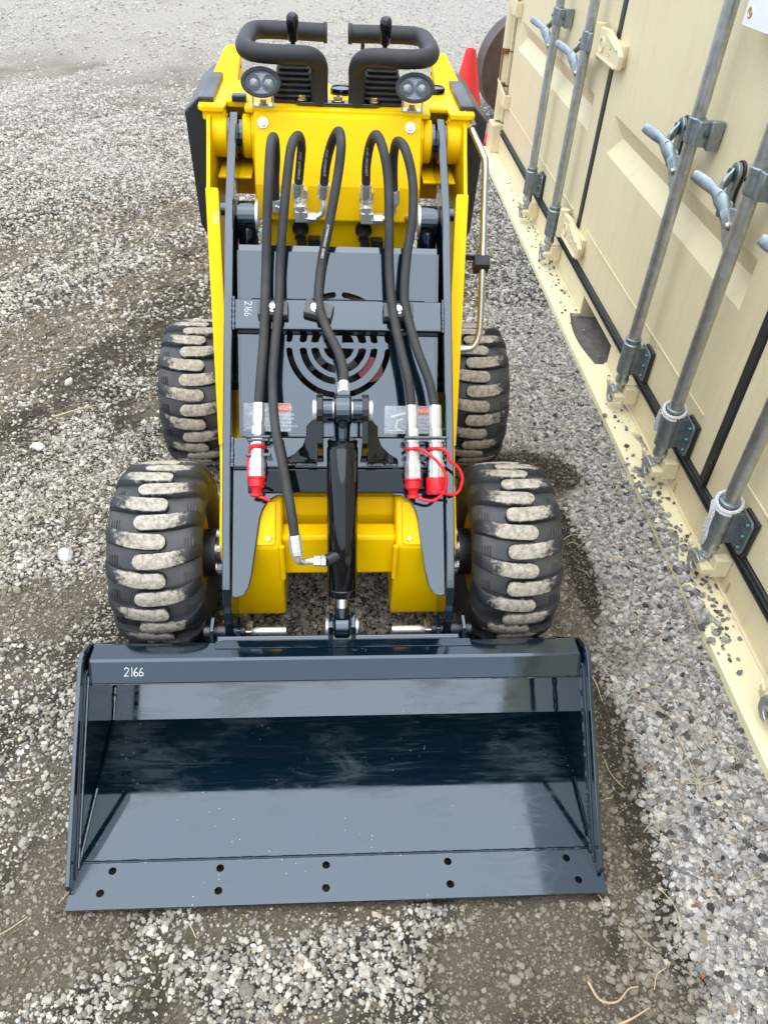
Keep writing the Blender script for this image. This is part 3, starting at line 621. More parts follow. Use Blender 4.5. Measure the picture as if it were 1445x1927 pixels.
# lock rods
def lock_rod(y, zb=1.0, handle=True):
    u = -.058
    bm = bmesh.new(); cyl_(bm, (u, y, .30), (u, y, 2.3), .0205, n=24); rod = done(bm, 'lock_rod', GALV, CT, smooth=True)
    # lower sleeve bearing with bolted flange
    bm = bmesh.new(); rev_(bm, (u, y, .185), (u, y, .325), [(0, .024), (.004, .030), (.118, .030), (.122, .0255), (.128, .0255), (.131, .027), (.138, .027), (.140, .0215)], 24)
    prism_(bm, [V(0, y, .190), V(0, y - .068, .190), V(0, y - .076, .200), V(0, y - .076, .292), V(0, y - .066, .303), V(0, y, .303)], V(-.020, 0, 0), V(-.013, 0, 0))
    box_(bm, (-.058, y - .028, .195), (-.016, y - .012, .298))
    sl = done(bm, 'rod_bearing', GALVD, rod, smooth=True, bevel=.001)
    bm = bmesh.new(); prism_(bm, [V(0, y - .01, .180), V(0, y - .084, .180), V(0, y - .084, .310), V(0, y - .01, .310)], V(-.0125, 0, 0), V(-.0015, 0, 0)); done(bm, 'bearing_pad', GASK, rod, bevel=.004)
    bm = bmesh.new()
    for z in (.208, .247, .286): cyl_(bm, (-.021, y - .058, z), (-.029, y - .058, z), .008, .0055, n=10)
    split(bm, 'bearing_bolt', TEALB, rod, smooth=True)
    # cam end
    bm = bmesh.new(); rev_(bm, (u, y, .120), (u, y, .19), [(0, .012), (.004, .016), (.020, .016), (.026, .023), (.040, .024), (.046, .021), (.07, .021)], 20)
    P = [V(0, 0, .125), V(0, .030, .118), V(0, .042, .098), V(0, .034, .070), V(0, .012, .056), V(0, -.006, .060), V(0, -.004, .072), V(0, .012, .078), V(0, .020, .090), V(0, .012, .102), V(0, -.016, .104), V(0, -.022, .120)]
    prism_(bm, [p + V(0, y, 0) for p in P], V(u - .030, 0, 0), V(u - .012, 0, 0))
    prism_(bm, [p + V(0, y, 0) for p in P[:3] + P[8:]], V(u + .004, 0, 0), V(u + .018, 0, 0))
    done(bm, 'locking_cam', GALV, rod, smooth=True, bevel=.002)
    # keeper welded to the bottom rail
    bm = bmesh.new(); box_(bm, (-.050, y - .045, .030 + .045), (-.0, y - .012, .142)); box_(bm, (-.082, y - .045, .086), (-.048, y + .022, .110)); cyl_(bm, (-.074, y + .022, .098), (-.074, y + .040, .098), .013, n=12); cyl_(bm, (-.082, y + .050, .122), (-.092, y + .050, .122), .012, n=6); box_(bm, (-.086, y + .036, .092), (-.066, y + .060, .118))
    done(bm, 'cam_keeper', CREAM, rod, bevel=.005, seg=3)
    # upper guide strap
    bm = bmesh.new(); cyl_(bm, (u, y, zb - .034), (u, y, zb + .034), .0255, n=24)
    box_(bm, (u - .012, y - .055, zb - .034), (u + .020, y - .015, zb + .034)); prism_(bm, [V(0, y - .03, zb - .034), V(0, y - .068, zb - .040), V(0, y - .072, zb + .04), V(0, y - .03, zb + .034)], V(-.040, 0, 0), V(-.003, 0, 0))
    gd = done(bm, 'rod_guide', GALVD, rod, smooth=True, bevel=.003)
    bm = bmesh.new(); hexbolt_(bm, (-.041, y - .052, zb + .002), (-1, 0, 0), .011, .010, False); done(bm, 'guide_bolt', TEALB, rod)
    bm = bmesh.new(); cyl_(bm, (u - .024, y + .012, zb), (u - .0275, y + .013, zb), .006, n=10); done(bm, 'drain_hole', DARK, rod)
    # handle hub on the rod, handle, and its retainer on the door
    hz = zb - .125
    bm = bmesh.new(); prism_(bm, [V(0, y + .002, hz - .085), V(0, y + .060, hz - .05), V(0, y + .092, hz - .012), V(0, y + .090, hz + .028), V(0, y + .045, hz + .040), V(0, y + .002, hz + .045)], V(u - .009, 0, 0), V(u + .011, 0, 0)); done(bm, 'handle_hub', GALV, rod, bevel=.003)
    bm = bmesh.new(); rev_(bm, (u - .009, y + .045, hz - .006), (u - .1, y + .045, hz - .006), [(0, .013), (.003, .013), (.005, .010), (.010, .008), (.011, 0)], 14); done(bm, 'hub_pin', STEEL, rod, smooth=True)
    yc = y + .195; zc = zb - .095
    P = [(.026 * math.cos(t), .052 + .028 * math.sin(t)) for t in np.linspace(R(-10), R(190), 12)] + [(-.016, .010), (-.018, -.020)] + [(-.010 + .024 * math.cos(t), -.052 + .024 * math.sin(t)) for t in np.linspace(R(170), R(360), 10)] + [(.014, -.02), (.016, .012)]
    bm = bmesh.new(); prism_(bm, [V(0, yc + a, zc + b) for a, b in P], V(-.022, 0, 0), V(-.008, 0, 0)); done(bm, 'handle_retainer', GALVD, rod, bevel=.003)
    bm = bmesh.new(); prism_(bm, [V(0, yc + a * 1.15, zc + b * 1.06) for a, b in P], V(-.0078, 0, 0), V(-.001, 0, 0)); done(bm, 'retainer_pad', GASK, rod, bevel=.002)
    bm = bmesh.new()
    for dy, dz in ((0, .054), (-.010, -.054)): hexbolt_(bm, (-.0222, yc + dy, zc + dz), (-1, 0, 0), .0105, .014)
    split(bm, 'retainer_bolt', TEALB, rod)
    def lever(name, pts, ws, ths):
        bm = bmesh.new(); P = smooth_path(pts, 5); rings = []
        for i, p in enumerate(P):
            t = i / (len(P) - 1); wd = np.interp(t, np.linspace(0, 1, len(ws)), ws); th = np.interp(t, np.linspace(0, 1, len(ths)), ths)
            d = (P[min(i + 1, len(P) - 1)] - P[max(i - 1, 0)]).normalized(); s_ = V(.25, .2, .95); s_ = (s_ - d * s_.dot(d)).normalized(); nn = d.cross(s_)
            rings.append([bm.verts.new(p + s_ * a * wd + nn * b * th) for a, b in ((-1, -.5), (-.6, -1), (.6, -1), (1, -.5), (1, .5), (.6, 1), (-.6, 1), (-1, .5))])
        for a, b in zip(rings, rings[1:]):
            for j in range(8): bm.faces.new((a[j], a[(j + 1) % 8], b[(j + 1) % 8], b[j]))
        bm.faces.new(rings[0]); bm.faces.new(rings[-1][::-1]); return done(bm, name, GALVD, rod, smooth=True)
    lever('lock_handle', [(-.140, y + .180, hz + .080), (-.130, y + .168, hz + .076), (-.112, y + .142, hz + .068), (-.096, y + .118, hz + .058), (-.082, y + .098, hz + .042), (-.068, y + .075, hz + .012), (-.062, y + .05, hz - .01)], [.012, .015, .016, .013, .020, .016, .014], [.006, .007, .008, .007, .010, .012, .011])
    lever('catch_arm', [(-.088, y + .098, hz + .052), (-.078, y + .130, hz + .048), (-.058, y + .165, hz + .055), (-.034, y + .185, hz + .072), (-.024, yc, zc + .052)], [.012, .016, .014, .016, .020], [.007, .007, .007, .006, .005])
    lever('catch_tongue', [(-.060, y + .09, hz + .03), (-.050, y + .120, hz + .008), (-.036, y + .155, hz - .006), (-.024, yc - .010, zc - .050)], [.014, .018, .014, .016], [.009, .009, .007, .005])
    return rod
for yy in (3.545, 2.995, 1.74, 1.305, .87, .37): lock_rod(yy)

for yy, w_ in ((.845, .010), (1.29, .006), (.36, .008)):
    bm = bmesh.new(); bm.faces.new([bm.verts.new(p) for p in (V(-.0012, yy - .05, .078), V(-.0012, yy - .05 + w_, .078), V(-.0012, yy - .046 + w_ * .6, .040), V(-.0012, yy - .049, .036))]); done(bm, 'rust_run', mat('thin_rust', (.50, .30, .12), .8, var=.8, var_scale=90, var_col=(.66, .52, .30)), CT)
# white banner fixed to the door near the top right corner
bn = plate2d('banner', [(-1.2, 0), (-1.02, 0), (-.5, .012), (0, -.004), (.0, 1.0), (-1.2, 1.0)], [circ(-.028, .026, .008, 12)], .002, (1.005, 1.625, 1.285), (0, 1, 0), (0, 0, 1), BANNER, None)
tag(bn, 'white vinyl banner with brass eyelet hung on the container doors', 'banner')
bm = bmesh.new(); P = [V(.003, 1.597 - 1.625 + math.cos(2 * PI * i / 20) * .011, 1.311 - 1.285 + math.sin(2 * PI * i / 20) * .011) for i in range(21)]
tube_(bm, [p + V(1.001, 1.625, 1.285) for p in P], .0032, 6, cap=False); done(bm, 'eyelet', BRASS, bn, smooth=True)

# ropes tied round two lock rods
def rope(y, label, drop):
    x = 1.0865 - .01047 * y - .058
    bm = bmesh.new()
    def strand(path, r=.0042):
        for ph in (0, 2 * PI / 3, 4 * PI / 3):
            Q = []
            up = V(0, 0, 1)
            for i, p in enumerate(path):
                t = (path[min(i + 1, len(path) - 1)] - path[max(i - 1, 0)]).normalized(); a = t.orthogonal().normalized() if i == 0 else (a - t * a.dot(t)).normalized(); b = t.cross(a)
                an = ph + i * .75; Q.append(p + a * math.cos(an) * r * .75 + b * math.sin(an) * r * .75)
            tube_(bm, Q, r * .62, 6)
    ring = [V(x + .033 * math.cos(t), y + .033 * math.sin(t), .318 + .010 * math.sin(t * 1.0 + .5)) for t in np.linspace(0, 2 * PI * 1.04, 56)]
    strand(ring); strand([p - V(0, 0, .009) for p in ring[:40]])
    strand(smooth_path(drop(x, y), 8)); strand(smooth_path([Vector(p) + V(-.003, .006, -.002) for p in drop(x, y)], 8))
    o = done(bm, 'rope', ROPE, None, smooth=True); tag(o, label, 'rope', 'ropes tied to the lock rods'); return o
rope(1.305, 'thin white rope tied round the middle lock rod, tail hanging on its far side', lambda x, y: [(x - .01, y + .034, .316), (x - .02, y + .036, .28), (x - .022, y + .036, .24), (x - .018, y + .034, .215)])
rope(.87, 'thin white rope knotted on the nearest lock rod, tail hanging on its front', lambda x, y: [(x - .033, y + .012, .312), (x - .036, y - .004, .285), (x - .036, y - .006, .24), (x - .033, y - .010, .20), (x - .028, y + .0, .168)])

# traffic cone, rusty steel wheel beyond the container
CN = top('traffic_cone', 'red plastic traffic cone standing behind the loader', 'traffic cone', (.842, 5.16, -.004), R(12))
bm = bmesh.new(); rev_(bm, (0, 0, .03), (0, 0, 1), [(0, .145), (.02, .142), (.30, .083), (.515, .036), (.53, .033), (.53, .024), (.49, .022)], 28); done(bm, 'cone_body', CONE, CN, smooth=True)
bm = bmesh.new(); prism_(bm, [V(x, y, 0) for x, y in ((.19, .16), (.16, .19), (-.16, .19), (-.19, .16), (-.19, -.16), (-.16, -.19), (.16, -.19), (.19, -.16))], V(0, 0, .002), V(0, 0, .035)); done(bm, 'cone_base', CONE, CN, bevel=.006)
WH = top('steel_wheel', 'rusty brown steel wheel disc leaning beyond the container corner', 'wheel', (1.36, 5.71, -.01), R(8))
hole = [(-.10 + .085 * math.cos(t), .03 + .085 * math.sin(t)) for t in np.linspace(R(-20), R(230), 18)] + [(-.13, -.10), (-.05, -.19), (.02, -.16)]
plate2d('disc_plate', circ(0, 0, .345, 60), [hole], .05, (0, 0, .35), (1, 0, 0), (0, 0, 1), RUSTD, WH, .004)
bm = bmesh.new(); rev_(bm, (0, .0, .35), (0, 1, .35), [(-.012, .335), (-.012, .352), (.16, .352), (.16, .34)], 60); done(bm, 'rim', RUSTD, WH, smooth=True)
bm = bmesh.new(); cyl_(bm, (-.095, -.004, .375), (-.095, .05, .375), .052, n=24); done(bm, 'hub_plug', RUSTD, WH, smooth=True)
bm = bmesh.new(); cyl_(bm, (0, .06, .35), (0, .07, .35), .33, n=40); done(bm, 'back_plate', DARK, WH)

# ------------------------------------------------------------------ compact wheel loader
LD = top('compact_loader', 'compact yellow and black wheeled mini loader with a front bucket', 'loader', (-.0075, 0, 0), R(.7))
def lbox(name, lo, hi, m, parent=LD, bevel=.003, M=None):
    bm = bmesh.new(); box_(bm, lo, hi, M); return done(bm, name, m, parent, bevel=bevel)
AD, AN = V(0, .728, .686), V(0, -.686, .728)                    # along and out of the lift-arm plane
def AP(x, s, wv=0): return V(x, .767, .575) + AD * s + AN * wv
AM = Matrix(((1, 0, 0, 0), (0, AD.y, AN.y, .767), (0, AD.z, AN.z, .575), (0, 0, 0, 1)))   # local (x, s, w)
HD, HN = V(0, .5848, .8112), V(0, -.8112, .5848)
def HP(x, s, wv=0): return V(x, .846, .532) + HD * s + HN * wv
XU = V(1, 0, 0)

# --- wheels
def carcass(x):                      # outer radius at lateral offset x
    a = abs(x); return float(np.interp(a, [0, .05, .08, .095, .103, .1075], [.213, .211, .205, .197, .186, .170]))
def make_wheel_meshes():
    bm = bmesh.new(); n = 72
    prof = [(-.080, .105), (-.092, .118), (-.104, .140), (-.1075, .165), (-.1045, .183), (-.097, .195), (-.086, .202), (-.07, .207), (-.04, .2115), (0, .213), (.04, .2115), (.07, .207), (.086, .202), (.097, .195), (.1045, .183), (.1075, .165), (.104, .140), (.092, .118), (.080, .105)]
    rings = [[bm.verts.new((x, -math.cos(2 * PI * i / n) * r, math.sin(2 * PI * i / n) * r)) for i in range(n)] for x, r in prof]
    for a, b in zip(rings, rings[1:]):
        for i in range(n): bm.faces.new((a[i], a[(i + 1) % n], b[(i + 1) % n], b[i]))
    # fine moulded shoulder ribs
    for s in (-1, 1):
        for xx in (.074, .080, .086, .092):
            for k in range(16):
                a0 = 2 * PI * (k + (.5 if s > 0 else 0)) / 16 + .30; P = []
                for j in range(6):
                    t = a0 + j * .036 - .02; r = carcass(xx) + .0008; P.append(V(s * xx, -math.cos(t) * r, math.sin(t) * r))
                tube_(bm, P, .0018, 5)
    bmesh.ops.recalc_face_normals(bm, faces=bm.faces); ty = bpy.data.meshes.new('tyre'); bm.to_mesh(ty); bm.free()
    lugs = []
    for s in (1, -1):
        bm = bmesh.new(); lay = []; st = []
        xs = [-.036, -.0345, -.030, -.022, -.012, .0, .015, .03, .045, .06, .072, .082, .091, .098, .103, .1065]
        for i, x in enumerate(xs):
            t = (x + .036) / .1425; ph = .13 * t ** 3.2
            hw = .0172 * min(1, math.sqrt(max(0, 1 - (1 - min(1, (x + .036) / .016)) ** 2)) + .02) * (1 + .04 * t)
            hgt = .0175 if x < .07 else float(np.interp(x, [.07, .09, .103, .1065], [.0175, .0165, .010, .004]))
            rb = carcass(x) - .004; rt = carcass(x) + hgt; row = []
            for k, (wf, rr) in enumerate(((-1.18, rb), (-1.0, rt - .0015), (-.86, rt), (0, rt + .0006), (.86, rt), (1.0, rt - .0015), (1.18, rb))):
                an = ph + wf * hw / .225; xx = x + (.0 if k not in (0, 6) else 0)
                v = bm.verts.new((s * xx, -math.cos(an) * rr, math.sin(an) * rr)); row.append(v)
                lay.append((1.0 if k in (2, 3, 4) else (.72 if k in (1, 5) else .12)) * float(np.interp(x, [-.04, .04, .075, .1065], [1, .95, .55, .12])))
            st.append(row)
        for a, b in zip(st, st[1:]):
            for k in range(6): bm.faces.new((a[k], a[k + 1], b[k + 1], b[k]))
        bm.faces.new(st[0])
        bmesh.ops.recalc_face_normals(bm, faces=bm.faces)
        me = bpy.data.meshes.new('lug'); bm.to_mesh(me); bm.free()
        a = me.attributes.new('mud', 'FLOAT', 'POINT'); a.data.foreach_set('value', np.array(lay, dtype=np.float32) * .62)
        me.polygons.foreach_set('use_smooth', [True] * len(me.polygons)); me.set_sharp_from_angle(angle=R(50)); me.materials.append(LUG)
        lugs.append(me)
    return ty, lugs
TYM, LUGM = make_wheel_meshes()
def wheel(x, y, phase):
    wz = .231
    bm = bmesh.new(); sgn = 1 if x > 0 else -1
    rev_(bm, (-.082 * sgn, 0, 0), (.0, 0, 0), [(.0, .100), (.0, .112), (.008, .112), (.016, .100), (.148, .100), (.156, .112), (.164, .112), (.164, .098), (.148, .09), (.09, .085), (.085, .055), (.085, .0)], 40)
    hub = done(bm, 'wheel', YEL, LD, smooth=True); hub.location = (x, y, wz); hub.rotation_euler = (phase, 0, 0)
    ty = link('tyre', TYM, TYRE, hub, smooth=True)
    for k in range(16):
        for j, me in enumerate(LUGM):
            o = link('lug', me, LUG, hub); o.rotation_euler = (2 * PI * (k + .5 * j) / 16, 0, 0)
    bm = bmesh.new(); cyl_(bm, (-.12 * sgn, 0, 0), (-.06 * sgn, 0, 0), .060, n=28); cyl_(bm, (-.14 * sgn, 0, 0), (-.12 * sgn, 0, 0), .045, n=20); done(bm, 'wheel_hub', BLKP, hub, smooth=True)
    bm = bmesh.new()
    for k in range(6): hexbolt_(bm, (-.12 * sgn, math.cos(k * PI / 3) * .048, math.sin(k * PI / 3) * .048), (-sgn, 0, 0), .009, .014)
    split(bm, 'wheel_nut', ZINC, hub)
    return hub
wheel(-.4215, .765, .10); wheel(.4215, .765, .02); wheel(-.4235, 1.495, .05); wheel(.4235, 1.495, .16)

# --- chassis (yellow)
def leg(s):
    bm = bmesh.new()
    a, b = (.130, .272)
    prof = [(.645, .128), (.628, .38), (.705, .452), (.80, .50), (1.1, .50), (1.1, .128)]
    prism_(bm, [V(0, y, z) for y, z in prof], V(s * a, 0, 0), V(s * b, 0, 0)); o = done(bm, 'chassis_leg', YEL, LD, bevel=.010, seg=3)
    # raised cover plate on the sloping top
    bm = bmesh.new(); ux, uy = XU, (V(0, .705, .452) - V(0, .628, .38)).normalized()
    pl = plate2d('leg_cover', [(-.056, .006), (-.05, 0), (.05, 0), (.056, .006), (.056, .098), (-.056, .098)], [], .004, V(s * .201, .630, .386) + V(0, -.003, .003), XU, uy, YEL, o, .001)
    bm.free(); bolt(V(s * .160, .6395, .3965), V(0, -.68, .73), .007, .008, BOLTM, LD)
    bm = bmesh.new(); tube_(bm, [V(s * .130, .626, .385) + V(0, 0, 0), V(s * .130, .628, .28)], .006, 8); done(bm, 'weld_bead', YEL, o, smooth=True)
    return o
leg(1); leg(-1)
lbox('front_cross_bar', (-.132, .648, .272), (.132, .70, .392), YEL, bevel=.008)
bm = bmesh.new(); prism_(bm, [V(0, y, z) for y, z in ((.735, .385), (.75, .43), (.81, .50), (1.1, .52), (1.1, .30), (.735, .30))], V(-.131, 0, 0), V(.131, 0, 0)); done(bm, 'belly_plate', YEL, LD, bevel=.006)
lbox('rear_frame', (-.262, 1.1, .30), (.262, 1.85, .52), BLKP)
lbox('front_axle', (-.345, .735, .20), (.345, .795, .26), BLKP, bevel=.01); lbox('rear_axle', (-.345, 1.465, .20), (.345, 1.525, .26), BLKP, bevel=.01)
# side frame plates and their front flanges
def shear(o):
    for v in o.data.vertices:
        sg = 1 if v.co.x > 0 else -1; v.co.x += sg * .05 * (v.co.z - .75)
    return o
for s in (-1, 1):
    p = yz_plate('side_frame', [(1.415, 1.085), (1.38, 1.075), (1.33, 1.035), (1.235, .965), (.875, .49), (.70, .35), (.645, .135), (.72, .128), (1.0, .40), (1.3, .55), (1.56, .60), (1.62, 1.085)], s * .289, s * .298, YEL, LD); shear(p)
    bm = bmesh.new(); prism_(bm, [V(s * .270, 1.228, .968), V(s * .268, 1.222, .960), V(s * .268, .868, .492), V(s * .298, .868, .492), V(s * .298, 1.228, .968)], V(0, -.006, .003), V(0, .002, -.002)); f = done(bm, 'frame_flange', YEL, p, bevel=.002)
    shear(f)
# --- arm pivots and shoulder brackets
    q = yz_plate('shoulder_plate', [(1.405, 1.085), (1.375, 1.05), (1.37, .99), (1.40, .93), (1.46, .90), (1.56, .90), (1.60, 1.085)], s * .200, s * .210, YEL, LD, .003)
    bm = bmesh.new(); cyl_(bm, (s * .210, 1.425, 1.028), (s * .232, 1.425, 1.028), .050, n=28); cyl_(bm, (s * .268, 1.425, 1.028), (s * .305, 1.425, 1.028), .050, n=28); split(bm, 'pivot_boss', YEL, LD, smooth=True, bevel=.003)
    bm = bmesh.new(); cyl_(bm, (s * .232, 1.425, 1.028), (s * .240, 1.425, 1.028), .045, n=28); cyl_(bm, (s * .260, 1.425, 1.028), (s * .268, 1.425, 1.028), .045, n=28); split(bm, 'pivot_collar', BLK, LD, smooth=True)
    lbox('shoulder_back', (min(s * .211, s * .30), 1.50, .86), (max(s * .211, s * .30), 1.51, 1.085), YEL)
    lbox('shoulder_rib', (min(s * .211, s * .292), 1.33, .955), (max(s * .211, s * .292), 1.50, .962), YEL)
    # lift cylinder with eye and pins
    bm = bmesh.new(); cyl_(bm, (s * .196, 1.225, .905), (s * .238, 1.225, .905), .034, n=24); cyl_(bm, (s * .217, 1.225, .905), (s * .217, 1.16, .60), .024, n=20); cyl_(bm, (s * .262, 1.215, .925), (s * .276, 1.215, .925), .016, n=16); cyl_(bm, (s * .217, 1.195, .76), (s * .217, 1.13, .46), .032, n=20)
    lc = done(bm, 'lift_cylinder', BLK, LD, smooth=True)
    bm = bmesh.new(); cyl_(bm, (s * .190, 1.225, .905), (s * .196, 1.225, .905), .038, n=24); done(bm, 'pin_washer', ZINC, lc, smooth=True)
    bm = bmesh.new(); hexbolt_(bm, (s * .192, 1.222, .868), (0, -1, .2), .007, .012); done(bm, 'bolt', ZINC, lc)

# --- lift arms (black plates) with cross members
front = [(.545, .125), (.515, .15), (.508, .20), (.516, .27), (.541, .335), (.625, .432), (.772, .578), (1.012, .806), (1.18, .961), (1.33, 1.056), (1.40, 1.087), (1.43, 1.083)]
back = [(1.475, 1.03), (1.45, .985), (1.36, .955), (1.24, .875), (1.07, .72), (.87, .53), (.74, .37), (.65, .24), (.60, .15), (.575, .128)]
for s in (-1, 1):
    arm = yz_plate('lift_arm', front + back, s * .241, s * .260, BLK, LD, .0025)
tb = bmesh.new(); box_(tb, (-.2405, .258, -.036), (.2405, .331, -.002), AM); CT_TUBE = done(tb, 'cross_tube', BLK, LD, bevel=.006, seg=3)
tb = bmesh.new(); box_(tb, (-.2405, -.058, -.06), (.2405, .010, -.002), AM); XB = done(tb, 'cross_beam', BLK, LD, bevel=.004)
for s in (-1, 1):
    bead(AP(s * .238, .256, .001), AP(s * .238, .333, .001), .0035, 26, BLK, CT_TUBE); bead(AP(s * .238, -.056, .001), AP(s * .238, .010, .001), .004, 24, BLK, XB)
# U-shaped gusset plate hanging below the beam
half = [(.2405, -.057), (.2405, -.345), (.232, -.347), (.212, -.340), (.201, -.322), (.194, -.290), (.178, -.170), (.172, -.150), (.160, -.130), (.142, -.119), (.120, -.116)]
outl = [(x, y) for x, y in half] + [(-x, y) for x, y in half[::-1]]
bm = bmesh.new(); prism_(bm, [AP(0, -.061, -.004), AP(0, -.112, -.022), AP(0, -.118, -.06), AP(0, -.061, -.06)], V(-.205, 0, 0), V(.205, 0, 0)); done(bm, 'lower_channel', BLKE, LD, bevel=.002)
for sg in (-1, 1): plate2d('arm_gusset', [(sg * x, y) for x, y in half] + [(sg * .120, -.057)], [], .010, V(0, .767, .575) + AN * -.030, XU, AD, BLK, LD, .0025)
# --- tilt cylinder bracket on the beam
for s in (-1, 1):
    xx = .048 * s + .006
    lug = [(.040, -.03), (.045, .03), (.040, .075), (.022, .105)] 
    poly = [AP(0, -.045, -.002), AP(0, -.040, .055), AP(0, -.022, .100)] + [V(0, .735, .683) + V(0, math.cos(t) * .034, math.sin(t) * .034) for t in np.linspace(R(190), R(-20), 10)] + [AP(0, .055, .06), AP(0, .05, -.002)]
    bm = bmesh.new(); prism_(bm, poly, V(xx - .007, 0, 0), V(xx + .007, 0, 0)); lg = done(bm, 'cylinder_lug', BLKE, LD, bevel=.002)
    # flared foot web beside the lug
    web = [(0, -.052), (s * .072, -.050), (s * .070, -.038), (s * .050, -.030), (s * .032, -.014), (s * .024, .006), (s * .024, .028), (s * .012, .040), (0, .044)]
    bm = bmesh.new(); prism_(bm, [AP(xx + s * .007 + a, b, 0) for a, b in web], AN * -.001, AN * .001)
    for v in bm.verts:
        k = abs(v.co.x - xx) - .007
        if (v.co - V(0, .767, .575)).dot(AN) > 0: v.co += AN * (.052 * max(0, 1 - k / .074) ** .8)
    done(bm, 'lug_web', BLKE, lg, bevel=.002)
    bead(AP(xx + s * .012, -.053, .001), AP(xx + s * .078, -.051, .001), .0028, 24, BLK, lg, jit=.4)
    bm = bmesh.new(); cyl_(bm, (xx + s * .007, .735, .683), (xx + s * .015, .735, .683), .022, n=24); done(bm, 'pin_cap', mat('pin_cap_zinc%d' % s, (.78, .76, .68), .35, metal=.6), lg, smooth=True)
    bm = bmesh.new(); cyl_(bm, (xx - s * .007, .735, .683), (xx - s * .026, .735, .683), .024, n=24); done(bm, 'pin_bush', BLK, lg, smooth=True)
    bm = bmesh.new(); cyl_(bm, (xx - s * .0265, .735, .683), (xx - s * .030, .735, .683), .0225, n=24); done(bm, 'bush_ring', STEEL, lg, smooth=True)
# --- tilt cylinder
H0, H1 = V(.006, .735, .683), V(.006, .512, .240); ax = (H1 - H0).normalized(); Ltot = (H1 - H0).length
bm = bmesh.new(); rev_(bm, H0 + ax * .062, H1, [(0, .0), (0, .028), (.004, .033), (.012, .0318), (.017, .0318), (.020, .0338), (.335, .0338), (.338, .0322), (.340, .0338), (.356, .0328), (.358, .016)], 40)
TC = done(bm, 'tilt_cylinder', BLKE, LD, smooth=True)
bm = bmesh.new(); side = V(1, 0, 0); ez = ax.cross(side)
rev_(bm, H0 - side * .018, H0 + side * .018, [(0, 0), (0, .030), (.004, .034), (.032, .034), (.036, .030), (.036, 0)], 32); cyl_(bm, H0 + ax * .025, H0 + ax * .064, .017, .015, n=16)
done(bm, 'cylinder_eye', BLK, TC, smooth=True)
bm = bmesh.new(); hexbolt_(bm, H0 + V(0, -.030, .0) + V(.0, -.006, -.012), (0, -.9, -.1), .0065, .008); done(bm, 'grease_nipple', BLKP, TC)
bm = bmesh.new(); cyl_(bm, H0 + ax * .415, H0 + ax * .452, .0155, n=24); done(bm, 'piston_rod', CHROME, TC, smooth=True)
bm = bmesh.new(); cyl_(bm, H0 + ax * .446, H0 + ax * .470, .0165, n=24); rev_(bm, H1 - side * .018, H1 + side * .018, [(0, 0), (0, .026), (.004, .030), (.032, .030), (.036, .026), (.036, 0)], 32); done(bm, 'rod_eye', BLK, TC, smooth=True)
bm = bmesh.new()
for s in (-1, 1):
    prism_(bm, [V(0, y, z) for y, z in ((.475, .17), (.475, .235), (.49, .265), (.525, .272), (.545, .25), (.545, .17))], V(.006 + s * .020, 0, 0), V(.006 + s * .031, 0, 0))
split(bm, 'rod_clevis', BLK, LD, bevel=.002)
bm = bmesh.new()
for s in (-1, 1): cyl_(bm, (.006 + s * .031, .512, .240), (.006 + s * .037, .512, .240), .020, n=20)
split(bm, 'clevis_pin', ZINC, LD, smooth=True)
# --- quick hitch plate, latch handles, arm-end pins
lbox('hitch_plate', (-.275, -.008, -.06), (.275, .010, .06), BLK, M=Matrix.Translation((0, .520, .185)) @ Matrix.Rotation(R(40), 4, 'X'))
for s in (-1, 1):
    bm = bmesh.new(); tube_(bm, smooth_path([(s * .122, .515, .224), (s * .178, .515, .224), (s * .192, .517, .220), (s * .196, .520, .205), (s * .196, .52, .17)], 5), .0085, 12); done(bm, 'latch_handle', ZINC, LD, smooth=True)
    for xa in (.222, .282): yz_plate('hitch_ear', [(.50, .14), (.485, .215), (.497, .247), (.535, .25), (.56, .235), (.57, .14)], s * xa, s * (xa + .010), BLK, LD)
    bm = bmesh.new(); cyl_(bm, (s * .205, .53, .205), (s * .31, .53, .205), .016, n=20); done(bm, 'hitch_pin', BLKP, LD, smooth=True)
    lbox('latch_block', (min(s * .198, s * .215), .505, .17), (max(s * .198, s * .215), .54, .232), STEEL)

# --- bucket
bm = bmesh.new(); prism_(bm, [V(0, y, z) for y, z in ((.565, .121), (.450, .250), (.454, .252), (.570, .123))], V(-.5305, 0, 0), V(.5305, 0, 0)); BK = done(bm, 'bucket', BLK, LD)          # rear sheet, carries the rest
BK['label'] = 'wide glossy black steel bucket with bolt holes along its lip'
def xprism(name, poly, x0, x1, m, bevel=.0015): 
    bm = bmesh.new(); prism_(bm, [V(0, y, z) for y, z in poly], V(x0, 0, 0), V(x1, 0, 0)); return done(bm, name, m, BK, bevel=bevel)
holes = [circ(x, y, .0075, 16) for x, y in ((-.46, .071), (-.245, .070), (-.03, .069), (.222, .068), (.473, .067), (-.475, .028), (-.244, .025), (-.03, .023), (.222, .022), (.488, .022))]
plate2d('cutting_edge', [(-.536, -.003), (.543, -.006), (.543, .052), (.534, .054), (.534, .10), (-.534, .10), (-.534, .054), (-.536, .052)], holes, .010, (0, 0, .0135), XU, (0, 1, 0), SCUFF, BK, .0012)
xprism('bucket_floor', [(.090, .0138), (.424, .0138), (.426, .0078), (.090, .0078)], -.5305, .5305, SCUFF, 0)
xprism('bucket_back', [(.4245, .0138), (.565, .1205), (.569, .116), (.4275, .0085)], -.5305, .5305, SCUFF, 0)
xprism('top_beam', [(.360, .240), (.394, .279), (.447, .270), (.455, .250), (.43, .232), (.372, .232)], -.529, .529, BLK, .004)
xprism('top_cap', [(.424, .2755), (.448, .2725), (.457, .252), (.452, .255), (.446, .268)], -.27, .29, BLK, .0015)
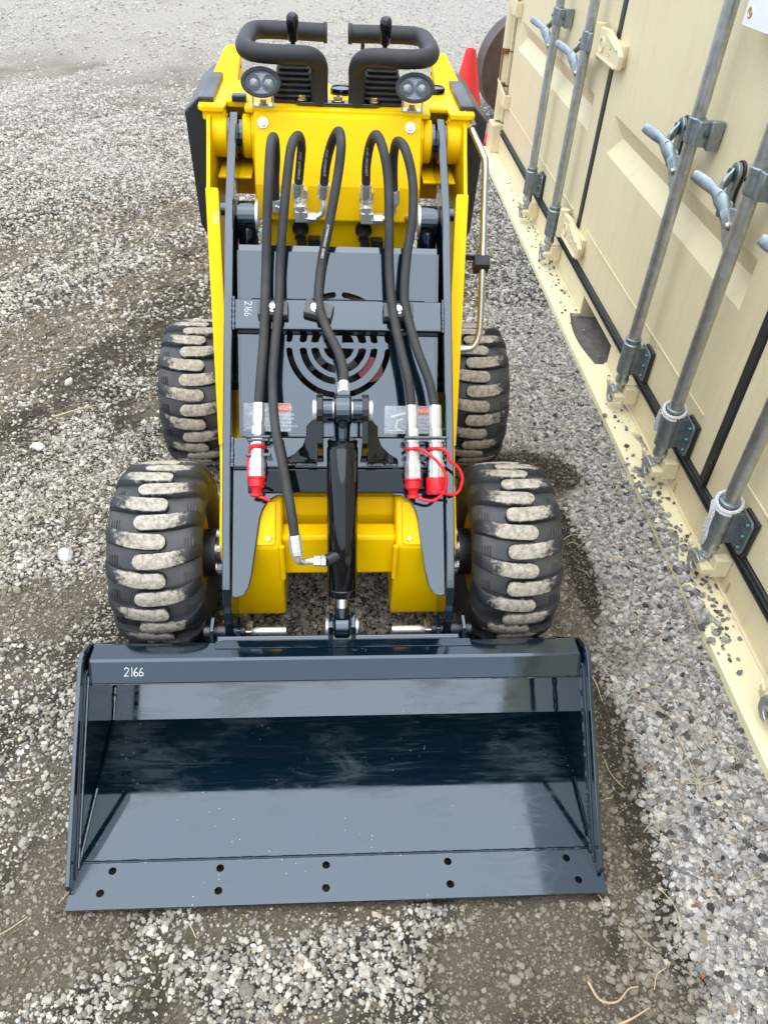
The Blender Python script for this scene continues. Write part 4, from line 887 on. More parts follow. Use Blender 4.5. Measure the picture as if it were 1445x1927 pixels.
for s in (-1, 1):
    xprism('side_plate', [(.036, .0145), (.03, .022), (.034, .034), (.36, .291), (.376, .301), (.398, .302), (.433, .285), (.572, .122), (.426, .0095), (.09, .0095)], s * .531, s * .540, BLK, .0015)
    xprism('side_strip', [(.075, .0145), (.055, .0145), (.36, .262), (.385, .262)], s * .5278, s * .5308, BLK, .0005)
    bead((s * .5275, .385, .2595), (s * .5275, .078, .0155), .0032, 70, BLK, BK, jit=.2); bead((s * .5285, .4225, .0148), (s * .5285, .085, .0148), .003, 60, BLK, BK, jit=.2)
    bead((s * .5285, .425, .0155), (s * .5285, .555, .113), .003, 30, BLK, BK, jit=.4)
bead((-.52, .090, .0142), (.524, .087, .0142), .0026, 150, BLK, BK, jit=.22); bead((-.528, .363, .2385), (.528, .363, .2385), .0020, 120, BLK, BK, jit=.3)
bn_ = (V(0, .394, .279) - V(0, .360, .240)).normalized()
handwriting('painted_number', '2166', .018, V(-.452, .372, .2538) + V(0, -.001, .001), XU, bn_, WHITEP, BK)
# bright paint wear on the beam
def scrape(P, m, parent, nrm, k=14, L=.03):
    bm = bmesh.new(); P = Vector(P); nrm = Vector(nrm).normalized(); u = XU; v = nrm.cross(u)
    for i in range(k):
        c = P + u * random.uniform(-L, L) + v * random.uniform(-.006, .006); a = random.uniform(.001, .004); b = random.uniform(.0004, .0012)
        bm.faces.new([bm.verts.new(c + u * a * p + v * b * q + nrm * .0011) for p, q in ((-1, 0), (0, -1), (1, .2), (.1, 1))])
    o = done(bm, 'paint_scrape', m, parent); o['kind'] = 'stuff'; return o
scrape((.04, .415, .2767), STEEL, BK, (0, .17, .985), 8, .02)

# --- engine cover with ring grille
def ring_slot(ri, ro, quad, h=.0068, vv=.0076):
    sx, sy = quad; P = []
    a0, a1 = math.asin(h / ro), PI / 2 - math.asin(vv / ro); P += [(ro * math.cos(t), ro * math.sin(t)) for t in np.linspace(a0 + .02, a1 - .02, 14)]
    if ri > .012:
        b0, b1 = math.asin(h / ri), PI / 2 - math.asin(vv / ri); m0 = (ri + ro) / 2; tip1 = (vv - .001, m0); tip0 = (m0, h - .001)
        P += [tip1] + [(ri * math.cos(t), ri * math.sin(t)) for t in np.linspace(b1 - .03, b0 + .03, 12)] + [tip0]
    else: P += [(vv, h)]
    P = [(x * sx, y * sy) for x, y in P]
    return P if sx * sy > 0 else P[::-1]
hl = []
for ri, ro in ((.109, .122), (.076, .091), (.0476, .0645), (.0, .0356)):
    for q in ((1, 1), (-1, 1), (1, -1), (-1, -1)): hl.append([(x, y + .213) for x, y in ring_slot(ri, ro, q)])
HOOD = plate2d('engine_cover', [(-.228, .0), (.228, .0), (.228, .424), (-.228, .424)], hl, .004, V(0, .846, .532), XU, HD, BLK, LD, .0006)
bm = bmesh.new()
prism_(bm, [HP(0, .424, 0), HP(0, .438, -.004), HP(0, .430, -.03), HP(0, .424, -.03), HP(0, .43, -.004)], V(-.228, 0, 0), V(.228, 0, 0))
for s in (-1, 1): prism_(bm, [HP(s * .228, 0, -.0), HP(s * .228, .424, -.0), HP(s * .228, .424, -.04), HP(s * .228, 0, -.04)], V(0, 0, 0), V(s * .004, 0, 0))
done(bm, 'cover_flange', BLK, HOOD)
tb = bmesh.new(); box_(tb, (-.20, 1.02, .42), (.20, 1.30, .79)); EB = done(tb, 'engine_bay_dark', DARK, LD)  # plain black box painting the dark bay behind the grille
bm = bmesh.new()
for k in range(7):
    a = 2 * PI * k / 7; c = HP(0, .208, -.055); u = XU * math.cos(a) + HD * math.sin(a); v = XU * -math.sin(a) + HD * math.cos(a)
    bm.faces.new([bm.verts.new(c + p) for p in (u * .03 - v * .012, u * .115 - v * .035 + HN * .012, u * .118 + v * .02 - HN * .012, u * .03 + v * .014)])
split(bm, 'cooling_fan', BLKP, LD)
bm = bmesh.new(); cyl_(bm, HP(.075, .16, -.05), HP(.075, .16, -.02), .03, n=16); done(bm, 'oil_filter', mat('dark_red_paint', (.22, .008, .01), .4), LD, smooth=True)
# warning labels
def warn(x0, x1, s0, s1):
    cx = (x0 + x1) / 2
    o = plate2d('warning_label', [(x0, s0), (x1, s0), (x1, s1), (x0, s1)], [], .0006, V(0, .846, .532) + HN * .0010, XU, HD, LABELC, HOOD)
    plate2d('label_header', [(x0 + (x1 - x0) * .55, s1 - .020), (x1 - .003, s1 - .020), (x1 - .003, s1 - .002), (x0 + (x1 - x0) * .55, s1 - .002)], [], .0004, V(0, .846, .532) + HN * .0016, XU, HD, LABELR, o)
    text_mesh('label_text', 'DANGER', .014, HP(x0 + (x1 - x0) * .775, s1 - .0112, .0016), XU, HD, LABELW, o)
    for k in range(5): text_mesh('label_text', ('CRUSH HAZARD', 'Keep out of reach', 'of lift arms and', 'moving machine parts', 'to avoid injury')[k], .0088, HP(x0 + (x1 - x0) * .775, s1 - .027 - k * .0085, .0011), XU, HD, LABELW, o)
    bm = bmesh.new()                                    # pictogram: figure under an arm
    def bar(a, b, r): 
        A, B = HP(*a, .0016), HP(*b, .0016); d = (B - A).normalized(); n = HN.cross(d) * r; bm.faces.new([bm.verts.new(p) for p in (A - n, B - n, B + n, A + n)])
    xx = x0 + (x1 - x0) * .24
    bar((xx, s0 + .012), (xx + .004, s0 + .034), .0022); bar((xx + .004, s0 + .030), (xx + .016, s0 + .036), .0018); bar((xx - .012, s0 + .040), (xx + .026, s0 + .050), .0026); bar((x0 + .006, s0 + .008), (x0 + .045, s0 + .008), .0012); bar((xx + .0, s0 + .012), (xx + .012, s0 + .010), .0018)
    done(bm, 'pictogram', LABELW, o)
    return o
warn(-.222, -.112, .012, .078); warn(.108, .220, .008, .074)

# --- centre panel, console and recess
CP = None
bm = bmesh.new(); prism_(bm, [V(0, y, z) for y, z in ((1.402, 1.0945), (1.386, 1.088), (1.318, .948), (1.306, .868), (1.312, .863), (1.40, .863), (1.43, 1.0945))], V(-.203, 0, 0), V(.203, 0, 0)); CP = done(bm, 'centre_panel', YEL, LD, bevel=.006, seg=3)
lbox('recess_panel', (-.185, 1.335, .60), (.185, 1.345, .864), YEL, CP)
for x, z in ((-.095, .838), (.066, .838)):
    bm = bmesh.new(); cyl_(bm, (x, 1.335, z), (x, 1.325, z), .021, n=20); cyl_(bm, (x, 1.325, z), (x, 1.295, z - .012), .014, n=14); cyl_(bm, (x + .002, 1.295, z - .012), (x + .004, 1.29, z - .05), .012, n=12); box_(bm, (x + .02, 1.30, z - .035), (x + .05, 1.33, z - .018)); done(bm, 'hose_port', BLKP, LD, smooth=True)
for p in ((-.18, 1.3775, 1.072), (.175, 1.3775, 1.072)): bolt(V(*p), V(0, -.9, .44), .009, .011, ZINC, CP)
bolt(V(.179, 1.3075, .877), V(0, -1, .1), .008, .012, BOLTM, CP)
con = [(.335, 1.405), (.327, 1.395), (.272, 1.395), (.270, 1.447), (.226, 1.447), (.224, 1.395), (.205, 1.392), (.198, 1.398)]
outl = con + [(-x, y) for x, y in con[::-1]] + [(-.345, 1.66), (-.262, 1.66), (-.20, 1.64), (.20, 1.64), (.262, 1.66), (.345, 1.66)]
CON = plate2d('console_top', outl[::-1], [], .012, (0, 0, 1.100), XU, (0, 1, 0), YEL, LD, .003)
lbox('console_skirt', (-.19, 1.42, .88), (.19, 1.63, 1.086), YEL)
for s in (-1, 1):
    lbox('shoulder_tab', (min(s * .27, s * .325), 1.402, 1.068), (max(s * .27, s * .325), 1.425, 1.0875), YEL)
    bm = bmesh.new(); prism_(bm, [V(s * .262, 1.648, 1.100), V(s * .335, 1.648, 1.100), V(s * .303, 1.79, 1.152), V(s * .297, 1.80, 1.154), V(s * .262, 1.80, 1.154)], V(0, 0, 0), V(0, .003, -.008))
    ps = done(bm, 'guard_post', YEL, LD, bevel=.002)
    bm = bmesh.new(); prism_(bm, [V(0, 1.648, 1.096), V(0, 1.80, 1.148), V(0, 1.80, 1.02), V(0, 1.648, 1.02)], V(s * .262, 0, 0), V(s * .267, 0, 0)); done(bm, 'post_web', YEL, ps)
    bm = bmesh.new()
    for yy, zz in ((1.70, 1.085), (1.76, 1.11)): cyl_(bm, (s * .2615, yy, zz), (s * .2605, yy, zz), .004, n=10)
    split(bm, 'bolt_hole', DARK, ps)
    for yy, xx in ((1.445, .318), (1.60, .328)): bolt(V(s * xx, yy, 1.1005), V(0, 0, 1), .008, .010, BOLTM, LD)
    # black side box (tank cover)
    bm = bmesh.new(); prism_(bm, [V(s * x, 0, z) for x, z in ((.300, 1.112), (.335, 1.112), (.372, 1.078), (.362, .80), (.336, .752), (.300, .752))], V(0, 1.43, 0), V(0, 1.78, 0)); done(bm, 'side_tank', BLKP, LD, bevel=.004)
    # rubber lever boots
    bm = bmesh.new(); cx = s * .107; cy = 1.497; rings = []
    def rr(h, z): 
        k = .32; P = []
        for qx, qy in ((1, 1), (-1, 1), (-1, -1), (1, -1)):
            c = h * (1 - k); a0 = math.atan2(qy, qx) - PI / 4
            P += [(cx + qx * c + h * k * math.cos(a0 + j * PI / 8), cy + qy * c + h * k * math.sin(a0 + j * PI / 8), z) for j in range(5)]
        return [bm.verts.new(p) for p in P]
    rings.append(rr(.056, 1.1005)); rings.append(rr(.056, 1.108)); h0 = .0545; z0 = 1.110
    for k in range(6):
        h = h0 - k * .0028; rings += [rr(h - .006, z0 + k * .0115), rr(h - .002, z0 + k * .0115 + .0025), rr(h, z0 + k * .0115 + .006), rr(h - .001, z0 + k * .0115 + .0085), rr(h - .007, z0 + k * .0115 + .0105)]
    rings += [rr(.034, 1.181), rr(.037, 1.184), rr(.037, 1.196), rr(.033, 1.204), rr(.026, 1.208)]
    for a, b in zip(rings, rings[1:]):
        for i in range(20): bm.faces.new((a[i], a[(i + 1) % 20], b[(i + 1) % 20], b[i]))
    bm.faces.new(rings[-1]); bt = done(bm, 'lever_boot', RUB, LD, smooth=True)
    bm = bmesh.new(); kx = s * .113 if s > 0 else -.108
    cyl_(bm, (kx, 1.50, 1.20), (kx, 1.50, 1.235), .006, n=10); rev_(bm, (kx, 1.50, 1.222), (kx, 1.50, 1.30), [(0, .0100), (.003, .0112), (.020, .0125), (.040, .0150), (.050, .0150), (.056, .012), (.060, .006), (.061, 0)], 10); done(bm, 'control_lever', BLKE, LD, smooth=True)
    # handlebar: post, front bar, bend, rear grip
    bx = s * .045
    P = [(bx, 1.440, 1.104), (bx, 1.435, 1.150), (bx * 1.0, 1.420, 1.188), (s * .058, 1.400, 1.209), (s * .085, 1.388, 1.216), (s * .140, 1.380, 1.217), (s * .185, 1.384, 1.218), (s * .208, 1.402, 1.219), (s * .219, 1.44, 1.221), (s * .217, 1.52, 1.224), (s * .212, 1.572, 1.226), (s * .196, 1.600, 1.226), (s * .165, 1.608, 1.226), (s * .10, 1.610, 1.225), (s * .032, 1.610, 1.224)]
    bm = bmesh.new(); tube_(bm, smooth_path(P, 6), .0205, 20); hb = done(bm, 'handlebar', RUB, LD, smooth=True)
    bm = bmesh.new(); cyl_(bm, (s * .036, 1.610, 1.224), (s * .026, 1.610, 1.224), .0235, n=20); done(bm, 'grip_end', RUB, hb, smooth=True, bevel=.002)
    plate2d('handlebar_foot', arc(-.042, 0, .017, PI / 2, 1.5 * PI, 8) + arc(.042, 0, .017, -PI / 2, PI / 2, 8), [], .008, (bx, 1.440, 1.1095), XU, (0, 1, 0), BLK, hb, .001)
    for k in (-1, 1): bolt(V(bx + k * .042, 1.440, 1.110), V(0, 0, 1), .009, .011, BOLTM, hb)
    # work lamp
    C0 = V(s * .179, 1.372, 1.160); F = V(0, -.93, .37).normalized(); U = V(0, .37, .93).normalized()
    if s > 0: F = V(-.05, -.93, .36).normalized()
    U = (U - F * U.dot(F)).normalized(); Sx = U.cross(-F).normalized(); Sx = XU - F * XU.dot(F); Sx.normalize()
    def oval(r1, r2, k, n=36): return [(r1 * math.cos(t) , r2 * math.sin(t)) for t in [2 * PI * i / n for i in range(n)]]
    bm = bmesh.new(); prev = None
    for dpt, a, b in ((-.045, .028, .019), (-.035, .037, .0255), (-.006, .0455, .0315), (.004, .0468, .0328), (.008, .045, .031), (.008, .038, .0245), (-.002, .0365, .0232)):
        rg = [bm.verts.new(C0 + Sx * x + U * y + F * dpt) for x, y in oval(a, b, 0)]
        if prev:
            for i in range(36): bm.faces.new((prev[i], prev[(i + 1) % 36], rg[(i + 1) % 36], rg[i]))
        else: bm.faces.new(rg)
        prev = rg
    lp = done(bm, 'work_lamp', RUB, LD, smooth=True)
    bm = bmesh.new()
    for i in range(22):
        t = R(20) + R(140) * i / 21; c = C0 + Sx * .040 * math.cos(t) + U * .0275 * math.sin(t) - F * .022; d = (Sx * math.cos(t) * .8 + U * math.sin(t)).normalized(); e = d.cross(F)
        prism_(bm, [c + d * a - F * b for a, b in ((-.006, -.012), (.005, -.010), (.004, .014), (-.008, .016))], e * -.0011, e * .0011)
    split(bm, 'cooling_fin', RUB, lp)
    bm = bmesh.new(); st = lambda w_, h_: [(w_ * (1 if math.cos(t) > 0 else -1) * .42 + h_ * math.cos(t), h_ * math.sin(t)) for t in [2 * PI * (i + .5) / 32 for i in range(32)]]
    bm.faces.new([bm.verts.new(C0 + Sx * x + U * y + F * -.010) for x, y in oval(.0375, .0242, 0)]); done(bm, 'reflector', LENSG, lp)
    for k in (-1, 1):
        cc = C0 + Sx * (k * .0175)
        bm = bmesh.new(); rev_(bm, cc - F * .0098, cc + F, [(0, .0178), (.003, .0178), (.0035, .0165), (.0015, .015), (.0015, 0)], 28); done(bm, 'reflector_ring', LENSG, lp, smooth=True)
        bm = bmesh.new(); rev_(bm, cc - F * .0082, cc + F, [(0, .0148), (.003, .0140), (.006, .0115), (.008, .0075), (.009, .003), (.0092, .0)], 20); done(bm, 'lens_dome', LENSD, lp, smooth=True)
        bm = bmesh.new(); cyl_(bm, cc + F * .0011, cc + F * .0014, .003, n=10); done(bm, 'light_chip', LED, lp)
    bm = bmesh.new(); fr = [bm.verts.new(C0 + Sx * x + U * y + F * .003) for x, y in oval(.0372, .0238, 0)]; bm.faces.new(fr)
    bk = [bm.verts.new(v.co - F * .0015) for v in fr]; bm.faces.new(bk[::-1])
    for i in range(36): bm.faces.new((fr[i], fr[(i + 1) % 36], bk[(i + 1) % 36], bk[i]))
    done(bm, 'lamp_glass', GLASS, lp)
    bm = bmesh.new(); bx2 = s * .179; box_(bm, (bx2 - .024, 1.400, 1.1005), (bx2 + .024, 1.425, 1.1035))
    for k in (-1, 1): box_(bm, (bx2 + k * .024 - .0015, 1.400, 1.1005), (bx2 + k * .024 + .0015, 1.418, 1.128))
    done(bm, 'lamp_bracket', ZINC, lp)
    bolt(V(bx2, 1.411, 1.1036), V(0, 0, 1), .008, .012, BOLTM, lp)
for x, y, r in ((.010, 1.560, .029), (.255, 1.60, .026)):
    bm = bmesh.new(); rev_(bm, (x, y, 1.1), (x, y, 2), [(0, r), (.012, r), (.014, r - .001), (.014, r - .004), (.012, r - .005), (.012, 0)], 28); done(bm, 'filler_cap', BLKE, LD, smooth=True)
lbox('switch_box', (-.257, 1.435, 1.1005), (-.222, 1.462, 1.116), BLKP); lbox('gauge_post', (.062, 1.70, 1.10), (.072, 1.71, 1.200), BLKP)

# --- steel guard bar on the right with its rubber clamp
bm = bmesh.new(); tube_(bm, smooth_path([(.318, 1.432, 1.086), (.342, 1.396, 1.046), (.358, 1.362, 1.020), (.364, 1.345, 1.00), (.366, 1.296, .902), (.366, 1.226, .794), (.367, 1.172, .69), (.365, 1.150, .642), (.354, 1.137, .617), (.335, 1.134, .608), (.292, 1.134, .606)], 6), .0088, 14); GB = done(bm, 'guard_bar', mat('dull_zinc_bar', (.62, .62, .58), .30, metal=1.0, var=.5, var_scale=25, var_col=(.35, .33, .28)), LD, smooth=True)
bm = bmesh.new(); cyl_(bm, (.312, 1.438, 1.092), (.330, 1.412, 1.066), .0155, n=6); done(bm, 'bar_nut', STEEL, GB)
bm = bmesh.new(); tb = Matrix.Translation((.364, 1.228, .797)) @ Matrix.Rotation(R(28), 4, 'X'); box_(bm, (-.022, -.016, -.018), (.018, .016, .018), tb); done(bm, 'bar_clamp', RUB, GB, bevel=.003)
bm = bmesh.new(); box_(bm, (.296, 1.23, .805), (.345, 1.237, .818)); done(bm, 'clamp_bracket', BLKP, GB)
bm = bmesh.new(); tube_(bm, smooth_path([(.315, 1.39, .99), (.328, 1.385, .965), (.330, 1.37, .91), (.322, 1.35, .82)], 6), .004, 8); done(bm, 'control_cable', HOSE, LD, smooth=True)

# --- hydraulic hoses
HOSES = {
 1: [(-.153, 1.300, .895), (-.153, 1.287, .925), (-.151, 1.277, .972), (-.145, 1.252, 1.034), (-.144, 1.217, 1.083), (-.148, 1.165, 1.090), (-.153, 1.115, 1.038), (-.159, 1.072, .949), (-.163, 1.032, .868), (-.165, .972, .809), (-.168, .905, .745), (-.174, .845, .69), (-.178, .805, .645)],
 2: [(-.096, 1.281, .962), (-.090, 1.269, 1.012), (-.085, 1.241, 1.062), (-.09, 1.201, 1.095), (-.103, 1.156, 1.088), (-.113, 1.121, 1.036), (-.124, 1.072, .95), (-.132, 1.032, .869), (-.134, .972, .809), (-.142, .905, .748), (-.147, .837, .686), (-.14, .752, .631), (-.121, .672, .577), (-.104, .601, .517), (-.096, .567, .468)],
 3: [(-.035, 1.281, .961), (-.029, 1.268, 1.014), (-.016, 1.23, 1.075), (-.001, 1.19, 1.110), (.004, 1.145, 1.095), (-.003, 1.12, 1.039), (-.024, 1.07, .941), (-.040, 1.041, .867), (-.046, .978, .812), (-.030, .930, .775), (-.004, .872, .748), (.008, .82, .732), (.008, .768, .722)],
 4: [(.067, 1.279, .965), (.066, 1.267, 1.018), (.072, 1.239, 1.073), (.083, 1.189, 1.105), (.097, 1.149, 1.084), (.108, 1.119, 1.032), (.111, 1.069, .957), (.113, 1.029, .876), (.119, .972, .812), (.134, .900, .752), (.152, .838, .70), (.161, .797, .648)],
 5: [(.135, 1.278, .952), (.131, 1.273, .993), (.128, 1.249, 1.049), (.131, 1.208, 1.088), (.146, 1.158, 1.085), (.162, 1.118, 1.033), (.163, 1.073, .968), (.152, 1.033, .90), (.147, .990, .838), (.151, .962, .803), (.173, .892, .745), (.20, .837, .693), (.213, .796, .649)]}
HO = {}
for k, P in HOSES.items():
    P2 = smooth_path(P, 7); bm = bmesh.new(); tube_(bm, P2, .0106, 14); HO[k] = done(bm, 'hydraulic_hose', HOSE, LD, smooth=True)
def hexrev(bm, p, d, L, r, n=6):
    p, d = Vector(p), Vector(d).normalized(); cyl_(bm, p, p + d * L, r, n=n); return p + d * L
def ferrule(p, d, parent, L=.036):
    bm = bmesh.new(); p, d = Vector(p), Vector(d).normalized(); rev_(bm, p - d * .006, p + d, [(0, .0115), (0, .0138), (.004, .0142), (L * .8, .0142), (L, .0128), (L, .0)], 10); o = done(bm, 'hose_ferrule', ZINC, parent, smooth=False); return p + d * (L - .006)
# panel-side elbows
def elbow(hk, path, nuts):
    e = ferrule(Vector(HOSES[hk][0]), Vector(HOSES[hk][0]) - Vector(HOSES[hk][1]), HO[hk])
    bm = bmesh.new(); tube_(bm, smooth_path([e] + [Vector(p) for p in path], 6), .0078, 12); done(bm, 'elbow_pipe', ZINC, HO[hk], smooth=True)
    bm = bmesh.new()
    for p, d, L, r in nuts: hexrev(bm, p, d, L, r)
    done(bm, 'union_nut', ZINC, HO[hk], bevel=.0008)
def block(x, z):
    bm = bmesh.new(); cyl_(bm, (x, 1.318, z + .028), (x, 1.296, z + .028), .020, n=6); cyl_(bm, (x, 1.31, z), (x, 1.276, z - .004), .0185, n=6); cyl_(bm, (x, 1.285, z - .02), (x, 1.285, z + .01), .016, n=10); box_(bm, (x - .014, 1.270, z - .030), (x + .018, 1.296, z - .004)); cyl_(bm, (x + .01, 1.281, z - .020), (x + .034, 1.281, z - .020), .0115, n=12)
    done(bm, 'adapter_block', ZINC, LD, bevel=.0015)
block(-.092, .905); block(.070, .905)
elbow(2, [(-.097, 1.286, .915), (-.095, 1.298, .905)], [])
elbow(3, [(-.036, 1.284, .912), (-.040, 1.283, .896), (-.052, 1.281, .887), (-.066, 1.281, .885)], [((-.074, 1.281, .885), (1, 0, 0), .020, .0140)])
elbow(4, [(.068, 1.286, .915), (.068, 1.298, .905)], [])
elbow(5, [(.136, 1.283, .905), (.130, 1.282, .892), (.118, 1.281, .886), (.100, 1.281, .885)], [((.090, 1.281, .885), (1, 0, 0), .020, .0140)])
bm = bmesh.new(); cyl_(bm, (-.150, 1.31, .912), (-.150, 1.298, .910), .024, n=16); cyl_(bm, (-.150, 1.300, .911), (-.152, 1.285, .898), .018, n=6); cyl_(bm, (-.152, 1.29, .895), (-.152, 1.29, .925), .014, n=10); done(bm, 'bulkhead_fitting', ZINC, HO[1], bevel=.001)
# clamps on the cross tube
for x, hs_, rot in ((-.149, (-.165, -.134), 0), (-.046, (-.046,), R(-14)), (.135, (.119, .151), 0)):
    M2 = AM @ Matrix.Translation((x, .300, 0)) @ Matrix.Rotation(rot, 4, 'Z'); wd = .034 if len(hs_) > 1 else .032
    bm = bmesh.new(); box_(bm, (-wd, -.020, -.0015), (wd, .020, .010), M2); c = done(bm, 'hose_clamp', RUB, LD, bevel=.003)
    bm = bmesh.new(); box_(bm, (-wd, -.017, .0105), (wd, .017, .022), M2); done(bm, 'clamp_half', CLAMPM, c, bevel=.003)
    bm = bmesh.new(); box_(bm, (-wd * .98, -.016, .0225), (wd * .98, .016, .0255), M2); done(bm, 'clamp_plate', CLAMPM, c, bevel=.001)
    o = bolt(M2 @ V(0 if len(hs_) > 1 else -.008, 0, .0256), AN, .0075, .010, ZINC, c)
# quick couplers with red dust caps
def coupler(hk, p0, p1, cap):
    p0, p1 = Vector(p0), Vector(p1); d = (p1 - p0).normalized(); f = ferrule(HOSES[hk][-1], d, HO[hk], .052); a = f
    bm = bmesh.new(); prof = [(t * .9, q) for t, q in [(.0, .0095), (.0, .0150), (.020, .0150), (.0205, .011), (.030, .011), (.0302, .022), (.034, .022), (.0342, .0165), (.046, .0165), (.0462, .011), (.056, .011), (.0562, .0155), (.078, .0155), (.0782, .0175), (.084, .0175), (.0842, .0185), (.104, .0185), (.1045, .0165), (.106, .0165), (.1062, .0185), (.128, .0185), (.132, .015), (.14, .015), (.14, 0)]]
    rev_(bm, a, a + d, prof, 12); cp = done(bm, 'quick_coupler', ZINC, LD, bevel=.0)
    e = a + d * .115
    bm = bmesh.new()
    if cap == 'big': rev_(bm, e - d * .006, e + d, [(0, .021), (0, .0225), (.004, .023), (.034, .0225), (.038, .020), (.038, 0)], 24)
    else: rev_(bm, e - d * .004, e + d, [(0, .016), (0, .0200), (.004, .0205), (.006, .018), (.022, .0172), (.026, .012), (.034, .0095), (.038, .0145), (.043, .0145), (.045, .011), (.045, 0)], 24)
    c = done(bm, 'dust_cap', REDP, cp, smooth=True)
    bm = bmesh.new(); P = a + d * .046; dd, u, v = frame(P, P + d); tube_(bm, [P + (u * math.cos(t) + v * math.sin(t)) * .0165 for t in np.linspace(0, 2 * PI, 25)], .0042, 8, cap=False); done(bm, 'strap_ring', REDP, cp, smooth=True)
    return cp, a, d, e
c1, a1, d1, e1 = coupler(1, (-.178, .802, .640), (-.181, .692, .530), 'small')
c4, a4, d4, e4 = coupler(4, (.162, .793, .645), (.165, .680, .515), 'small')
c5, a5, d5, e5 = coupler(5, (.214, .792, .645), (.217, .680, .520), 'big')
def strap(P, parent):
    bm = bmesh.new(); tube_(bm, smooth_path(P, 7), .0036, 10); done(bm, 'cap_strap', REDP, parent, smooth=True)
q4, q5, q1 = a4 + d4 * .046, a5 + d5 * .046, a1 + d1 * .046
FW = V(0, -.7, .7)
strap([q4 + V(-.016, 0, 0) + FW * .004, q4 + FW * .018 + V(.004, 0, 0), (.188, .706, .594), (.214, .686, .582), (.232, .668, .560), (.231, .655, .528), (.208, .648, .504), e4 + d4 * .040 + V(.010, -.006, .004)], c4)
strap([q5 + V(-.017, 0, 0) + FW * .004, q5 + FW * .019, (.236, .712, .592), (.242, .700, .577), (.264, .690, .560), (.272, .677, .536), (.258, .662, .511), e5 + d5 * .030 + FW * .024], c5)
strap([q1 + FW * .016 + V(.010, 0, .004), q1 + FW * .014 + V(-.008, 0, .002), q1 + V(-.019, -.01, -.010), q1 + V(-.021, -.022, -.03), e1 + V(-.018, 0, .002)], c1)
strap([e1 + d1 * .040 + V(.004, -.004, .004), e1 + d1 * .042 + V(.018, -.006, .002), e1 + d1 * .046 + V(.030, -.006, .0)], c1)
for x0, x1 in ((-.205, -.150), (.142, .2395)):
    bm = bmesh.new(); box_(bm, (x0, -.038, -.002), (x1, -.030, .030), AM); box_(bm, (x0, .0, .020), (x1, .006, .050), AM); box_(bm, (x0 + .004, -.006, .006), (x1 - .004, .002, .04), AM); split(bm, 'coupler_bracket', BLK, LD, bevel=.002)
# hose 2 elbow into the cylinder, hose 3 ferrule into the eye
e = ferrule(HOSES[2][-1], Vector(HOSES[2][-1]) - Vector(HOSES[2][-2]), HO[2], .044)
bm = bmesh.new(); tube_(bm, smooth_path([e, e + V(.001, -.002, -.014), e + V(.010, .006, -.026), e + V(.026, .012, -.030), e + V(.036, .012, -.030)], 6), .0080, 12); done(bm, 'elbow_pipe', ZINC, HO[2], smooth=True)
k0 = e + V(.034, .012, -.030); bm = bmesh.new(); cyl_(bm, k0, k0 + V(.016, 0, 0), .0125, n=6); cyl_(bm, k0 + V(.017, 0, 0), k0 + V(.027, 0, 0), .0135, n=6); done(bm, 'union_nut', ZINC, HO[2], bevel=.0008)
bm = bmesh.new(); cyl_(bm, k0 + V(.027, 0, 0), k0 + V(.052, .016, .0), .0145, n=16); done(bm, 'cylinder_port', BLKP, TC, smooth=True)
ferrule(HOSES[3][-1], Vector(HOSES[3][-1]) - Vector(HOSES[3][-2]), HO[3], .03)
# white layline print on the hoses
def hose_text(k, txt, size, s0, face):
    P = smooth_path(HOSES[k], 7); cum = [0]
    for a, b in zip(P, P[1:]): cum.append(cum[-1] + (b - a).length)
    o = text_mesh('hose_print', txt, size, (0, 0, 0), XU, (0, 1, 0), WHITEP, HO[k], lift=0, align='LEFT'); face = Vector(face).normalized()
    for v in o.data.vertices:
        d = s0 + v.co.x; i = max(0, min(len(P) - 2, int(np.searchsorted(cum, d)) - 1)); t = (P[i + 1] - P[i]).normalized(); p = P[i] + t * (d - cum[i])
        f = (face - t * face.dot(t)).normalized(); sd_ = f.cross(t); a = v.co.y / .0108; v.co = p + (f * math.cos(a) - sd_ * math.sin(a)) * .0109
for k, s0 in ((2, .02), (3, .03), (4, .03)): hose_text(k, 'YUANGONG 1SN 10', .009, s0, (0, -.75, .65))
hose_text(3, 'YUANGONG  EN853', .008, .40, (0, -.75, .65))
# painted numbers on the cross tube and left flange
handwriting('painted_number', '2166', .0155, AP(-.213, .322, -.0016), -AD, XU, WHITEP, CT_TUBE)
fd = (V(0, 1.222, .960) - V(0, .868, .492)).normalized(); fx = -.2845
handwriting('painted_number', '2166', .013, V(fx - .006, 1.222, .960) + V(0, -.0068, .0034) - fd * .045, -fd, XU, WHITEP, LD, lift=.0012)

# ------------------------------------------------------------------ litter: twigs, straw, rocks, leaf
def gz(x, y): return float(fields(np.array([x]), np.array([y]))[3][0])
def twig(pts, r, label):
    bm = bmesh.new(); tube_(bm, smooth_path([(x, y, gz(x, y) + .008 + dz) for x, y, dz in pts], 5), r, 6, rfun=lambda t: 1.15 - .7 * t); o = done(bm, 'twig', STRAW, None, smooth=True); tag(o, label, 'twig', 'twigs on the gravel'); return o
twig([(.46, -.155, .004), (.475, -.185, .006), (.505, -.190, .008), (.535, -.168, .006), (.555, -.165, .004)], .0022, 'pale curled twig on brown soil right of the bucket lip')
twig([(.50, -.225, .003), (.53, -.215, .004), (.565, -.200, .004)], .0024, 'short straight tan twig at the bottom edge on dark soil')
twig([(.63, .62, .004), (.636, .56, .006), (.645, .52, .005), (.648, .47, .004)], .0020, 'thin upright twig between the right front tyre and bucket')
twig([(-1.02, 1.66, .006), (-.95, 1.70, .007), (-.88, 1.74, .006)], .0028, 'pale stick lying on gravel left of the rear tyre')
twig([(.80, .36, .01), (.805, .29, .01), (.80, .22, .01)], .0016, 'thin brown stalk on the gravel near the container base')
bm = bmesh.new()
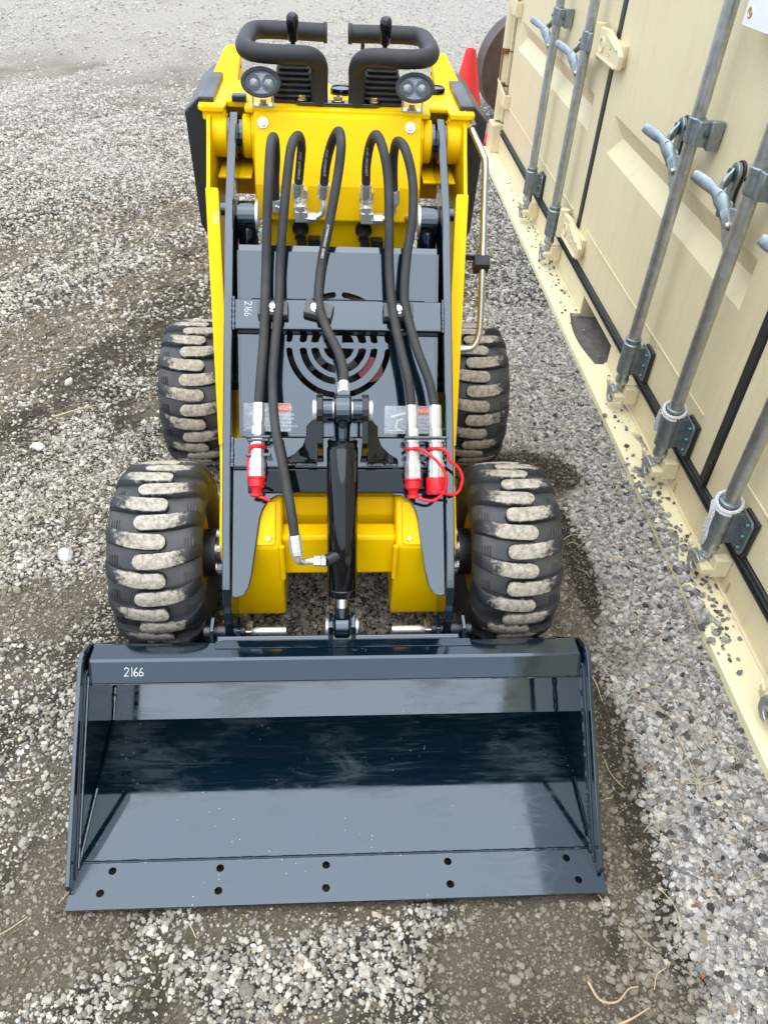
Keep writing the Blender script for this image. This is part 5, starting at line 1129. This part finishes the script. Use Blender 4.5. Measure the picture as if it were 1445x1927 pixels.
for i in range(150):
    x = random.uniform(.5, .96) if i < 95 else random.uniform(-1.4, .5); y = random.uniform(-.25, 2.3); a = random.uniform(0, PI); L = random.uniform(.012, .05); z = gz(x, y) + .009
    c = random.uniform(-.4, .4) * L
    tube_(bm, smooth_path([(x - math.cos(a) * L, y - math.sin(a) * L, z), (x - math.sin(a) * c, y + math.cos(a) * c, z + .004), (x + math.cos(a) * L, y + math.sin(a) * L, z)], 3), random.uniform(.0006, .0012), 4)
o = done(bm, 'straw_litter', STRAW); tag(o, 'dry straw and grass stems littering the gravel', 'straw', kind='stuff')
bm = bmesh.new()
for i in range(40):
    x = random.uniform(.55, .95); y = random.uniform(-.2, 2.2); z = gz(x, y) + .010; a = random.uniform(0, 6); s_ = random.uniform(.003, .008)
    bm.faces.new([bm.verts.new((x + math.cos(a + k * PI / 2) * s_ * (1 if k % 2 else .5), y + math.sin(a + k * PI / 2) * s_ * (1 if k % 2 else .5), z + random.uniform(0, .004))) for k in range(4)])
o = done(bm, 'leaf_litter', LEAFR); tag(o, 'small orange leaf scraps scattered on the gravel', 'leaf litter', kind='stuff')
def rock(x, y, s_, label, tint=(.52, .51, .48)):
    bm = bmesh.new(); bmesh.ops.create_icosphere(bm, subdivisions=3, radius=1)
    sd_ = random.uniform(0, 50)
    for v in bm.verts:
        p = v.co; k = float(fbm(N2, np.array([p.x * 1.4 + sd_]), np.array([p.y * 1.4 + p.z * 1.7 + sd_]), 3)[0]); v.co = Vector((p.x * 1.25, p.y * .85, p.z * .55)) * (0.62 + .75 * k) * s_
    o = done(bm, 'rock', mat('rock_stone', tint, .85, var=.6, var_scale=30, bump=.4, bump_scale=60), None, smooth=True); o.location = (x, y, gz(x, y) + s_ * .2); o.rotation_euler = (0, 0, random.uniform(0, 6)); tag(o, label, 'rock'); return o
rock(-.80, .98, .022, 'pale angular rock left of the front left tyre'); rock(-1.03, 1.50, .020, 'light grey rock by the pale stick')
rock(-.62, 2.42, .030, 'white rounded rock beside the black tank of the loader'); rock(-1.75, 2.72, .040, 'flat pale rock on the left of the yard')
